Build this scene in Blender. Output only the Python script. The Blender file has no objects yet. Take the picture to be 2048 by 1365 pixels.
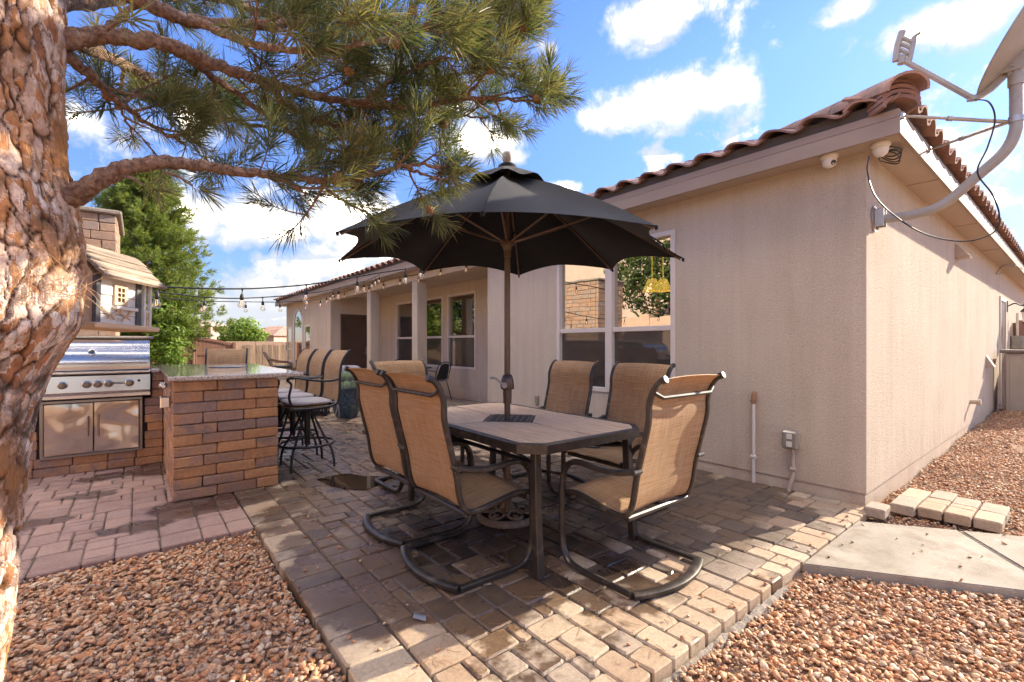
import bpy, math, random
import numpy as np
from mathutils import Vector, Matrix, noise as mnoise
PI = math.pi
random.seed(7)
rng = np.random.default_rng(11)
scn = bpy.context.scene
COL = scn.collection

# ---------------------------------------------------------------- camera, sky, sun, exposure
HEAD = math.radians(38.86)
EYE = Vector((0, 0, 1.25))
cam = bpy.data.cameras.new('camera')
cam.sensor_width = 36.0
cam.lens = 36.0 * 926 / 2048
cam.shift_y = 7.5 / 2048
cam.clip_start, cam.clip_end = 0.05, 2000
camo = bpy.data.objects.new('camera', cam)
camo.location = EYE
camo.rotation_euler = (PI / 2, 0, -HEAD)
COL.objects.link(camo)
scn.camera = camo

SUN_EL = math.radians(22.0)
SUN_H = (0.974, -0.226)
SUN_ROT = math.atan2(SUN_H[0], SUN_H[1])
sun = bpy.data.lights.new('sun', 'SUN')
sun.energy = 2.0
sun.angle = math.radians(0.5)
sun.color = (1.0, 0.87, 0.68)
suno = bpy.data.objects.new('sun', sun)
sdir = Vector((SUN_H[0] * math.cos(SUN_EL), SUN_H[1] * math.cos(SUN_EL), math.sin(SUN_EL)))
suno.rotation_euler = (-sdir).to_track_quat('-Z', 'Y').to_euler()
suno.location = sdir * 50
COL.objects.link(suno)

scn.view_settings.view_transform = 'Standard'
scn.view_settings.look = 'None'
scn.view_settings.gamma = 1
scn.view_settings.use_curve_mapping = False
scn.view_settings.exposure = 2.6
SKY_STRENGTH = 0.15
try:
    scn.cycles.use_denoising = True
    scn.cycles.max_bounces = 10
    scn.cycles.transparent_max_bounces = 12
    scn.cycles.sample_clamp_indirect = 8
    scn.cycles.diffuse_bounces = 6
except Exception:
    pass

SN, CS = math.sin(HEAD), math.cos(HEAD)


def cw(px, py, d):
    """point seen at (px, py) of the 2048 wide photo, d metres in front of the eye"""
    x, z = (px - 1024) / 926.0 * d, (690 - py) / 926.0 * d
    return Vector((CS * x + SN * d, -SN * x + CS * d, 1.25 + z))


def depth_px(x, y, z=0.0):
    X, Y = CS * x - SN * y, SN * x + CS * y
    if Y < 0.05:
        return None
    return 1024 + 926 * X / Y, 690 - 926 * (z - 1.25) / Y, Y


# ---------------------------------------------------------------- node helpers
class NT:
    def __init__(s, tree):
        s.t = tree

    def n(s, kind, **kw):
        nd = s.t.nodes.new(kind)
        for k, v in kw.items():
            if k.startswith('i_'):
                nd.inputs[k[2:].replace('_', ' ')].default_value = v
            else:
                setattr(nd, k, v)
        return nd

    def l(s, a, b):
        s.t.links.new(a, b)

    def val(s, x, inp):
        if isinstance(x, (int, float)):
            inp.default_value = x
        else:
            s.l(x, inp)

    def m(s, op, a, b=0.0, c=0.0, clamp=False):
        nd = s.n('ShaderNodeMath', operation=op)
        nd.use_clamp = clamp
        s.val(a, nd.inputs[0])
        s.val(b, nd.inputs[1])
        s.val(c, nd.inputs[2])
        return nd.outputs[0]

    def mix(s, f, a, b, blend='MIX'):
        nd = s.n('ShaderNodeMix', data_type='RGBA', blend_type=blend)
        s.val(f, nd.inputs[0])
        for x, i in ((a, 6), (b, 7)):
            if isinstance(x, (tuple, list)):
                nd.inputs[i].default_value = (*x[:3], 1)
            else:
                s.l(x, nd.inputs[i])
        return nd.outputs[2]

    def ramp(s, f, stops, interp='LINEAR'):
        nd = s.n('ShaderNodeValToRGB')
        cr = nd.color_ramp
        cr.interpolation = interp
        while len(cr.elements) < len(stops):
            cr.elements.new(0.5)
        for e, (p, c) in zip(cr.elements, stops):
            e.position = p
            e.color = (*c[:3], 1) if isinstance(c, (tuple, list)) else (c, c, c, 1)
        s.l(f, nd.inputs[0])
        return nd.outputs[0]

    def noise(s, vec, scale, detail=5, rough=0.55, dist=0.0, out=0):
        nd = s.n('ShaderNodeTexNoise')
        nd.inputs['Scale'].default_value = scale
        nd.inputs['Detail'].default_value = detail
        nd.inputs['Roughness'].default_value = rough
        nd.inputs['Distortion'].default_value = dist
        if vec is not None:
            s.l(vec, nd.inputs['Vector'])
        return nd.outputs[out]


# ---------------------------------------------------------------- world: sky with clouds
wd = bpy.data.worlds.new('World')
scn.world = wd
wd.use_nodes = True
W = NT(wd.node_tree)
wd.node_tree.nodes.clear()
sky = W.n('ShaderNodeTexSky')
sky.sky_type = 'NISHITA'
sky.sun_disc = False
sky.sun_elevation = SUN_EL
sky.sun_rotation = SUN_ROT
sky.altitude = 1500
sky.air_density = 1.25
sky.dust_density = 0.3
sky.ozone_density = 3.0
geo = W.n('ShaderNodeTexCoord')
dirv = geo.outputs['Generated']
sep = W.n('ShaderNodeSeparateXYZ')
W.l(dirv, sep.inputs[0])
az = W.m('ARCTAN2', sep.outputs[0], sep.outputs[1])
el = W.m('ARCSINE', sep.outputs[2])
nz1 = W.noise(dirv, 7.0, 9, 0.62, 0.3)
nz2 = W.noise(dirv, 26.0, 7, 0.6, 0.2)


def sky_pos(px, py):
    x, z = (px - 1024) / 926.0, (690 - py) / 926.0
    dx, dy = CS * x + SN, -SN * x + CS
    return math.atan2(dx, dy), math.atan(z / math.hypot(dx, dy))


dens = None
base_rel = None
CLOUDS = [(1345, 205, 150, 72, 1.0), (1240, 228, 100, 50, .9), (1420, 190, 90, 55, 1.0), (1290, 45, 105, 65, 1.0), (1350, 10, 80, 60, .9), (1840, 60, 160, 62, .8), (1960, 30, 120, 60, .9),
          (1720, 10, 110, 40, .6), (1095, 100, 38, 25, .55), (560, 452, 140, 44, 1.0), (470, 470, 80, 34, .7), (970, 285, 90, 45, .9), (1030, 315, 40, 30, .7), (380, 430, 90, 70, .9), (330, 385, 60, 50, .8),
          (620, 545, 90, 50, .95), (510, 570, 90, 45, .85), (420, 610, 130, 50, .8), (560, 625, 160, 40, .75), (700, 560, 90, 40, .8), (1990, 400, 60, 45, .7), (2010, 470, 60, 40, .8), (1130, 378, 42, 14, .7),
          (1320, 268, 26, 16, .6), (150, 240, 120, 60, .8), (2150, 250, 200, 80, .8), (2400, 120, 260, 120, .9), (-200, 300, 260, 110, .9)]
for (px, py, rx, ry, a) in CLOUDS:
    a0, e0 = sky_pos(px, py)
    a1, _ = sky_pos(px + rx, py)
    _, e1 = sky_pos(px, py - ry)
    wa, we = abs(a1 - a0), abs(e1 - e0)
    u = W.m('DIVIDE', W.m('SUBTRACT', az, a0), wa)
    v = W.m('DIVIDE', W.m('SUBTRACT', el, e0), we)
    r2 = W.m('ADD', W.m('MULTIPLY', u, u), W.m('MULTIPLY', v, v))
    d = W.m('MULTIPLY', W.m('SUBTRACT', 1.55, W.m('SQRT', r2)), a)
    dens = d if dens is None else W.m('MAXIMUM', dens, d)
    bb = W.m('MULTIPLY', W.m('GREATER_THAN', d, 0.0), v)
    base_rel = bb if base_rel is None else W.m('MINIMUM', base_rel, bb)
# broken cumulus all round, thicker towards the horizon; overhead clouds added to light the shade
nzb = W.noise(dirv, 4.2, 8, 0.6, 0.2)
lowb = W.ramp(el, [(0.16, 1.0), (0.36, 0.0)], 'EASE')
highb = W.ramp(el, [(0.66, 0.0), (0.85, 1.0)], 'EASE')
wide = W.m('MULTIPLY', W.m('SUBTRACT', W.m('ADD', nzb, W.m('ADD', W.m('MULTIPLY', lowb, .115), W.m('MULTIPLY', highb, .092))), 0.495), 6.0)
dens = W.m('MAXIMUM', dens, wide)
edge = W.m('ADD', W.m('MULTIPLY', W.m('SUBTRACT', nz1, 0.5), 2.3), W.m('MULTIPLY', W.m('SUBTRACT', nz2, 0.5), 0.9))
cl = W.m('ADD', W.m('SUBTRACT', dens, 0.42), edge)
mask = W.ramp(cl, [(-0.0, 0.0), (0.1, 0.16), (0.3, 0.62), (0.55, 0.95), (0.75, 1.0)], 'LINEAR')
shade = W.m('ADD', W.m('MULTIPLY', W.m('SUBTRACT', cl, 0.3), 0.55), W.m('MULTIPLY', nz2, 0.5), clamp=True)
under = W.m('MULTIPLY', W.m('ADD', base_rel, 0.15), -0.9, clamp=True)
ccol = W.ramp(shade, [(0.0, (.92, .98, 1.07)), (0.22, (1.2, 1.22, 1.24)), (0.40, (2.0, 1.95, 1.85)), (0.56, (22.0, 19.0, 15.6))])  # cloud cores raised and warmed past white to lift shaded surfaces
cdim = W.ramp(shade, [(0.0, (.80, .86, .95)), (0.4, (.98, 1.0, 1.02)), (0.7, (1.6, 1.5, 1.4))])
ccol = W.mix(W.ramp(el, [(0.10, 1.0), (0.30, 0.0)]), ccol, cdim)
ccol = W.mix(under, ccol, (.92, .97, 1.06))
hsv = W.n('ShaderNodeHueSaturation')
hsv.inputs['Saturation'].default_value = 1.16
hsv.inputs['Value'].default_value = 0.43
W.l(W.mix(1.0, sky.outputs[0], (1.0, .84, .98), 'MULTIPLY'), hsv.inputs['Color'])
low = W.ramp(W.m('MULTIPLY', W.m('ABSOLUTE', el), 1.6), [(0.0, (.36, .42, .50)), (0.25, (.52, .60, .66)), (0.8, (.95, .97, 1.0))])
skyc = W.mix(mask, W.mix(1.0, hsv.outputs[0], low, 'MULTIPLY'), ccol)
bg = W.n('ShaderNodeBackground')
bg.inputs['Strength'].default_value = SKY_STRENGTH
W.l(skyc, bg.inputs['Color'])
wo = W.n('ShaderNodeOutputWorld')
W.l(bg.outputs[0], wo.inputs[0])


# ---------------------------------------------------------------- materials
def newmat(name):
    m = bpy.data.materials.new(name)
    m.use_nodes = True
    m.node_tree.nodes.clear()
    t = NT(m.node_tree)
    out = t.n('ShaderNodeOutputMaterial')
    bs = t.n('ShaderNodeBsdfPrincipled')
    t.l(bs.outputs[0], out.inputs[0])
    return m, t, bs, out


def coords(t, coord='Object', stretch=(1, 1, 1)):
    if coord == 'World':
        v = t.n('ShaderNodeNewGeometry').outputs['Position']
    else:
        v = t.n('ShaderNodeTexCoord').outputs[coord]
    if stretch != (1, 1, 1):
        mp = t.n('ShaderNodeMapping')
        mp.inputs['Scale'].default_value = stretch
        t.l(v, mp.inputs['Vector'])
        v = mp.outputs[0]
    return v


def rnd_of(t):
    oi = t.n('ShaderNodeObjectInfo')
    at = t.n('ShaderNodeAttribute', attribute_name='rnd')
    return t.m('FRACT', t.m('ADD', oi.outputs['Random'], at.outputs['Fac']))


def bump(t, bs, h, dist, strength=1.0):
    b = t.n('ShaderNodeBump')
    b.inputs['Distance'].default_value = dist
    b.inputs['Strength'].default_value = strength
    t.l(h, b.inputs['Height'])
    t.l(b.outputs[0], bs.inputs['Normal'])


def M(name, c1, c2=None, scale=12, detail=6, rough=0.6, rvar=0.0, metal=0.0, bscale=0, bdist=0.002, coord='Object', stretch=(1, 1, 1), pal=None, vvar=0.0, spec=None, sheen=0, coat=0, dirt=None, blend=False):
    m, t, bs, out = newmat(name)
    v = coords(t, coord, stretch)
    nz = t.noise(v, scale, detail)
    if pal:
        c = t.ramp(rnd_of(t), [(i / max(1, len(pal)), p) for i, p in enumerate(pal)], 'CONSTANT')
        f = t.m('ADD', 1.0 - vvar, t.m('MULTIPLY', nz, 2 * vvar))
        c = t.mix(1.0, c, f, 'MULTIPLY')
        if blend:
            r2_ = t.m('FRACT', t.m('MULTIPLY', rnd_of(t), 7.31))
            cb = t.ramp(r2_, [(i / max(1, len(pal)), p) for i, p in enumerate(pal)], 'CONSTANT')
            c = t.mix(t.ramp(t.noise(v, 6.5, 5, .6), [(.40, 0), (.60, 1)]), c, t.mix(1.0, cb, f, 'MULTIPLY'))
        if c2:
            n2 = t.noise(v, scale * 0.35, 4)
            c = t.mix(t.ramp(n2, [(0.45, 0), (0.68, 1)]), c, c2)
    else:
        c = t.ramp(nz, [(0.32, c1), (0.68, c2 or c1)])
        if vvar:
            f = t.m('ADD', 1.0 - vvar, t.m('MULTIPLY', rnd_of(t), 2 * vvar))
            c = t.mix(1.0, c, f, 'MULTIPLY')
    if dirt:
        dcol, dscale, lo, hi = dirt
        n3 = t.noise(v, dscale, 7, 0.65)
        c = t.mix(t.ramp(n3, [(lo, 0), (hi, 1)]), c, dcol)
    t.l(c, bs.inputs['Base Color'])
    bs.inputs['Metallic'].default_value = metal
    if rvar:
        n4 = t.noise(v, scale * 1.7, 4)
        t.l(t.m('ADD', rough - rvar, t.m('MULTIPLY', n4, 2 * rvar)), bs.inputs['Roughness'])
    else:
        bs.inputs['Roughness'].default_value = rough
    if spec is not None:
        bs.inputs['Specular IOR Level'].default_value = spec
    if sheen:
        bs.inputs['Sheen Weight'].default_value = sheen
    if coat:
        bs.inputs['Coat Weight'].default_value = coat
    if bscale:
        bump(t, bs, t.noise(v, bscale, 4, 0.6), bdist)
    return m


MAT = {}


def mat_stucco():
    m, t, bs, out = newmat('stucco')
    v = coords(t, 'World')
    big = t.noise(v, 1.1, 5)
    st = t.noise(coords(t, 'World', (3, 3, .35)), 2.2, 4)
    c = t.ramp(t.m('ADD', t.m('MULTIPLY', big, .5), t.m('MULTIPLY', st, .5)), [(0.28, (.50, .405, .305)), (0.5, (.575, .475, .37)), (0.72, (.63, .53, .42))])
    sp = t.noise(v, 105, 3, 0.75)
    c = t.mix(1.0, c, t.ramp(sp, [(.3, .74), (.6, 1.04)]), 'MULTIPLY')
    sk = t.noise(coords(t, 'World', (9, 9, .16)), 1.0, 5, .65)
    c = t.mix(1.0, c, t.ramp(sk, [(.34, .95), (.52, 1.0)]), 'MULTIPLY')
    sp2 = t.noise(v, 52, 2, .6)
    c = t.mix(1.0, c, t.ramp(sp2, [(.30, .93), (.46, 1.0)]), 'MULTIPLY')
    cr_ = t.n('ShaderNodeTexVoronoi')
    cr_.feature = 'DISTANCE_TO_EDGE'
    cr_.inputs['Scale'].default_value = .55
    wv_ = t.n('ShaderNodeVectorMath', operation='ADD')
    t.l(v, wv_.inputs[0])
    nv_ = t.noise(v, 2.2, 5, .6, 0, 1)
    t.l(nv_, wv_.inputs[1])
    t.l(wv_.outputs[0], cr_.inputs['Vector'])
    c = t.mix(t.ramp(cr_.outputs['Distance'], [(0.0, .18), (.0012, 0)]), c, (.25, .18, .13))
    z = t.n('ShaderNodeSeparateXYZ')
    t.l(coords(t, 'World'), z.inputs[0])
    low = t.m('MULTIPLY', t.m('SUBTRACT', .32, z.outputs[2]), 2.2, clamp=True)
    low = t.m('MULTIPLY', low, t.ramp(t.noise(v, 5, 6), [(.35, 0), (.7, 1)]))
    c = t.mix(t.m('MULTIPLY', low, .75), c, (.40, .24, .15))
    t.l(c, bs.inputs['Base Color'])
    bs.inputs['Roughness'].default_value = .95
    bs.inputs['Specular IOR Level'].default_value = .2
    bump(t, bs, t.m('ADD', t.noise(v, 100, 3, .7), t.m('MULTIPLY', t.noise(v, 45, 2), .5)), .009, .9)
    return m


def mat_paver(name, pal, wet=True, old=(.33, .26, .2)):
    m, t, bs, out = newmat(name)
    w = coords(t, 'World')
    r = rnd_of(t)
    c = t.ramp(r, [(i / len(pal), p) for i, p in enumerate(pal)], 'CONSTANT')
    g = t.noise(w, 55, 6, .7)
    c = t.mix(1.0, c, t.ramp(g, [(.28, .68), (.7, 1.2)]), 'MULTIPLY')
    bl = t.noise(w, 7, 6, .6)
    c = t.mix(t.ramp(bl, [(.42, 0), (.72, .6)]), c, old)
    rough = t.m('ADD', .78, t.m('MULTIPLY', g, .2))
    nb = t.m('ADD', t.noise(w, 140, 4, .7), t.m('MULTIPLY', t.noise(w, 28, 4), .9))
    if wet:
        xyz = t.n('ShaderNodeSeparateXYZ')
        t.l(w, xyz.inputs[0])
        # water lies round a few wet centres on the paving
        wm = None
        for (cx, cy, rx, ry) in wet:
            dx = t.m('DIVIDE', t.m('SUBTRACT', xyz.outputs[0], cx), rx)
            dy = t.m('DIVIDE', t.m('SUBTRACT', xyz.outputs[1], cy), ry)
            q = t.m('SUBTRACT', 1.0, t.m('SQRT', t.m('ADD', t.m('MULTIPLY', dx, dx), t.m('MULTIPLY', dy, dy))))
            wm = q if wm is None else t.m('MAXIMUM', wm, q)
        wn = t.m('ADD', t.noise(w, 3.2, 5, .6), t.m('MULTIPLY', t.m('SUBTRACT', r, .5), .16))
        darkm = None  # second mask: darkens stones in ellipses between table and house wall
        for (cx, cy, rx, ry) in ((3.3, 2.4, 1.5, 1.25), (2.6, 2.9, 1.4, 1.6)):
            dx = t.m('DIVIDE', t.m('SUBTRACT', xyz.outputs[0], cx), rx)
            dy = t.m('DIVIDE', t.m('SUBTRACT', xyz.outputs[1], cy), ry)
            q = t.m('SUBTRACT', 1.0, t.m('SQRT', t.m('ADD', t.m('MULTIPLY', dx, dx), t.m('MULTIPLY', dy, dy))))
            darkm = q if darkm is None else t.m('MAXIMUM', darkm, q)
        dv_ = t.m('ADD', t.m('MULTIPLY', darkm, 2.3), t.m('ADD', t.m('MULTIPLY', t.m('SUBTRACT', r, .5), 1.1), t.m('MULTIPLY', t.m('SUBTRACT', bl, .5), 1.2)))
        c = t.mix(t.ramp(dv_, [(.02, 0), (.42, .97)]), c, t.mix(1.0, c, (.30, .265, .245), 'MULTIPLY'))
        f = t.m('ADD', t.m('MULTIPLY', wm, 1.25), t.m('MULTIPLY', t.m('SUBTRACT', wn, .5), 2.4))
        f = t.ramp(f, [(.05, 0), (.22, 1)])
        c = t.mix(f, c, t.mix(1.0, c, (.36, .30, .26), 'MULTIPLY'))
        glossy = t.ramp(t.noise(w, 4.5, 4), [(.4, .5), (.64, .2)])
        rough = t.mix(f, rough, glossy)
        bs.inputs['Specular IOR Level'].default_value = .55
    t.l(c, bs.inputs['Base Color'])
    t.l(rough, bs.inputs['Roughness'])
    bump(t, bs, nb, .0022, .8)
    return m


def mat_gravel():
    m, t, bs, out = newmat('gravel')
    a = t.n('ShaderNodeAttribute', attribute_name='rnd')
    pal = [(0.454, 0.209, 0.09), (0.545, 0.305, 0.158), (0.34, 0.169, 0.085), (0.59, 0.395, 0.243), (0.499, 0.226, 0.095), (0.375, 0.26, 0.179), (0.522, 0.271, 0.138), (0.567, 0.35, 0.19), (0.249, 0.147, 0.095), (0.476, 0.214, 0.1), (0.624, 0.474, 0.327), (0.476, 0.294, 0.169), (0.386, 0.192, 0.095)]
    c = t.ramp(a.outputs['Fac'], [(i / len(pal), p) for i, p in enumerate(pal)], 'CONSTANT')
    n = t.noise(coords(t, 'World'), 90, 4)
    c = t.mix(1.0, c, t.ramp(n, [(.3, .7), (.7, 1.25)]), 'MULTIPLY')
    t.l(c, bs.inputs['Base Color'])
    bs.inputs['Roughness'].default_value = .7
    bump(t, bs, n, .002, .5)
    return m


def mat_sling():
    m, t, bs, out = newmat('sling_weave')
    uv = t.n('ShaderNodeTexCoord').outputs['UV']
    s = t.n('ShaderNodeSeparateXYZ')
    t.l(uv, s.inputs[0])
    u, v = s.outputs[0], s.outputs[1]
    wu = t.m('SINE', t.m('MULTIPLY', u, 2 * PI * 120))
    wv = t.m('SINE', t.m('MULTIPLY', v, 2 * PI * 120))
    mu = t.n('ShaderNodeMapping')
    mu.inputs['Scale'].default_value = (170, 5, 1)
    t.l(uv, mu.inputs[0])
    mv = t.n('ShaderNodeMapping')
    mv.inputs['Scale'].default_value = (5, 170, 1)
    t.l(uv, mv.inputs[0])
    su, sv = t.noise(mu.outputs[0], 1, 3), t.noise(mv.outputs[0], 1, 3)
    th = t.m('ADD', t.m('MULTIPLY', su, .6), t.m('MULTIPLY', sv, .6))
    c = t.ramp(th, [(.38, (.24, .11, .045)), (.52, (.60, .35, .15)), (.72, (.78, .55, .32))])
    holes = t.m('MULTIPLY', t.m('MAXIMUM', wu, -.2), t.m('MAXIMUM', wv, -.2))
    c = t.mix(1.0, c, t.ramp(t.m('MULTIPLY', wu, wv), [(0, .72), (.5, 1.05)]), 'MULTIPLY')
    t.l(c, bs.inputs['Base Color'])
    bs.inputs['Roughness'].default_value = .6
    bs.inputs['Specular IOR Level'].default_value = .35
    bs.inputs['Sheen Weight'].default_value = .1
    bump(t, bs, t.m('ADD', t.m('MULTIPLY', wu, wv), th), .0012, .7)
    tr = t.n('ShaderNodeBsdfTranslucent')
    t.l(t.mix(.4, c, (.75, .42, .17)), tr.inputs['Color'])
    mx = t.n('ShaderNodeMixShader')
    mx.inputs[0].default_value = .38
    t.l(bs.outputs[0], mx.inputs[1])
    t.l(tr.outputs[0], mx.inputs[2])
    t.l(mx.outputs[0], out.inputs[0])
    return m


def mat_glass(name, refl, tint, back, rough=0.004):
    m, t, bs, out = newmat(name)
    gl = t.n('ShaderNodeBsdfGlossy')
    gl.inputs['Roughness'].default_value = rough
    gl.inputs['Color'].default_value = (*tint, 1)
    wv = t.noise(coords(t, 'World'), 1.6, 2)
    b = t.n('ShaderNodeBump')
    b.inputs['Distance'].default_value = .004
    b.inputs['Strength'].default_value = .35
    t.l(wv, b.inputs['Height'])
    t.l(b.outputs[0], gl.inputs['Normal'])
    tr = t.n('ShaderNodeBsdfTransparent')
    tr.inputs['Color'].default_value = (*back, 1)
    lw = t.n('ShaderNodeLayerWeight')
    lw.inputs['Blend'].default_value = .25
    f = t.m('ADD', refl, t.m('MULTIPLY', lw.outputs['Fresnel'], .5), clamp=True)
    mx = t.n('ShaderNodeMixShader')
    t.l(f, mx.inputs[0])
    t.l(tr.outputs[0], mx.inputs[1])
    t.l(gl.outputs[0], mx.inputs[2])
    t.l(mx.outputs[0], out.inputs[0])
    return m


def mat_screen():
    m, t, bs, out = newmat('insect_screen')
    v = coords(t, 'World')
    t.l(t.ramp(t.noise(v, 2.5, 4), [(.3, (.016, .014, .014)), (.7, (.035, .031, .03))]), bs.inputs['Base Color'])
    bs.inputs['Roughness'].default_value = .4
    bs.inputs['Coat Weight'].default_value = 1.0
    bs.inputs['Coat Roughness'].default_value = .02
    bs.inputs['Coat IOR'].default_value = 1.8
    return m


def mat_bark():
    m, t, bs, out = newmat('pine_bark')
    a = t.n('ShaderNodeAttribute', attribute_name='plate')
    r = t.n('ShaderNodeAttribute', attribute_name='rnd')
    v = coords(t, 'World', (1, 1, .35))
    n = t.noise(v, 40, 6, .65)
    plate = t.ramp(r.outputs['Fac'], [(0, (.36, .165, .08)), (.16, (.54, .38, .28)), (.34, (.66, .53, .44)), (.54, (.44, .235, .125)), (.66, (.70, .59, .51)), (.88, (.33, .235, .18))], 'CONSTANT')
    plate = t.mix(1.0, plate, t.ramp(n, [(.28, .5), (.66, 1.2)]), 'MULTIPLY')
    n9 = t.noise(coords(t, 'World', (1, 1, .5)), 95, 5, .7)
    plate = t.mix(t.ramp(n9, [(.56, 0), (.66, .75)]), plate, (.13, .065, .035))
    sc = t.noise(coords(t, 'World'), 5.5, 6, .6)
    plate = t.mix(t.ramp(sc, [(.53, 0), (.63, .9)]), plate, (.075, .055, .042))
    og = t.noise(coords(t, 'World'), 3.1, 4)
    plate = t.mix(t.ramp(og, [(.48, 0), (.66, .65)]), plate, (.52, .23, .075))
    c = t.mix(t.ramp(a.outputs['Fac'], [(.1, 0), (.6, 1)]), (.075, .034, .016), plate)
    t.l(c, bs.inputs['Base Color'])
    bs.inputs['Roughness'].default_value = .9
    bs.inputs['Specular IOR Level'].default_value = .2
    bump(t, bs, t.m('ADD', n, t.m('MULTIPLY', t.noise(coords(t, 'World'), 150, 4), .4)), .008, .9)
    return m


def mat_leaf(name, pal, trans=.3, vvar=.3):
    m, t, bs, out = newmat(name)
    a = t.n('ShaderNodeAttribute', attribute_name='rnd')
    c = t.ramp(a.outputs['Fac'], [(i / max(1, len(pal) - 1), p) for i, p in enumerate(pal)])
    t.l(c, bs.inputs['Base Color'])
    bs.inputs['Roughness'].default_value = .5
    bs.inputs['Specular IOR Level'].default_value = .35
    tr = t.n('ShaderNodeBsdfTranslucent')
    t.l(t.mix(1.0, c, (1.3, 1.35, .7), 'MULTIPLY'), tr.inputs['Color'])
    mx = t.n('ShaderNodeMixShader')
    mx.inputs[0].default_value = trans
    t.l(bs.outputs[0], mx.inputs[1])
    t.l(tr.outputs[0], mx.inputs[2])
    t.l(mx.outputs[0], out.inputs[0])
    return m


def mat_granite():
    m, t, bs, out = newmat('granite')
    v = coords(t, 'World')
    n = t.noise(v, 85, 5, .75)
    c = t.ramp(n, [(.30, (.05, .04, .04)), (.41, (.25, .18, .14)), (.5, (.42, .35, .3)), (.6, (.56, .5, .46)), (.72, (.3, .24, .2))])
    t.l(c, bs.inputs['Base Color'])
    bs.inputs['Roughness'].default_value = .09
    bs.inputs['Coat Weight'].default_value = .6
    bs.inputs['Coat Roughness'].default_value = .03
    return m


def mat_steel(name, base=(.62, .6, .58), rough=.24, wavy=0.0, stretch=(1, 1, 40)):
    m, t, bs, out = newmat(name)
    t.l(t.ramp(t.noise(coords(t, 'Object', stretch), 12, 4), [(.3, tuple(.88 * x for x in base)), (.7, base)]), bs.inputs['Base Color'])
    bs.inputs['Metallic'].default_value = 1
    bs.inputs['Roughness'].default_value = rough
    if wavy:
        bump(t, bs, t.noise(coords(t, 'World'), 2.6, 1.5), wavy, 1.0)
    return m


def mat_wood(name, c1, c2, stretch=(1, 1, .08), scale=30, rough=.75, vvar=.18, coord='Object', bd=.002):
    m, t, bs, out = newmat(name)
    v = coords(t, coord, stretch)
    n = t.noise(v, scale, 6, .6, .6)
    c = t.ramp(n, [(.3, c1), (.68, c2)])
    f = t.m('ADD', 1.0 - vvar, t.m('MULTIPLY', rnd_of(t), 2 * vvar))
    c = t.mix(1.0, c, f, 'MULTIPLY')
    t.l(c, bs.inputs['Base Color'])
    bs.inputs['Roughness'].default_value = rough
    bump(t, bs, n, bd, .7)
    return m


def mat_bulb():
    m, t, bs, out = newmat('bulb_glass')
    tr = t.n('ShaderNodeBsdfTransparent')
    tr.inputs['Color'].default_value = (.93, .9, .85, 1)
    gl = t.n('ShaderNodeBsdfGlossy')
    gl.inputs['Roughness'].default_value = .03
    lw = t.n('ShaderNodeLayerWeight')
    lw.inputs['Blend'].default_value = .35
    mx = t.n('ShaderNodeMixShader')
    t.l(t.m('ADD', .1, t.m('MULTIPLY', lw.outputs['Facing'], .6)), mx.inputs[0])
    t.l(tr.outputs[0], mx.inputs[1])
    t.l(gl.outputs[0], mx.inputs[2])
    t.l(mx.outputs[0], out.inputs[0])
    return m


def mat_emit(name, col, strength):
    m, t, bs, out = newmat(name)
    bs.inputs['Base Color'].default_value = (*[min(1, c) for c in col], 1)
    bs.inputs['Emission Color'].default_value = (*col, 1)
    bs.inputs['Emission Strength'].default_value = strength
    return m


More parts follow.
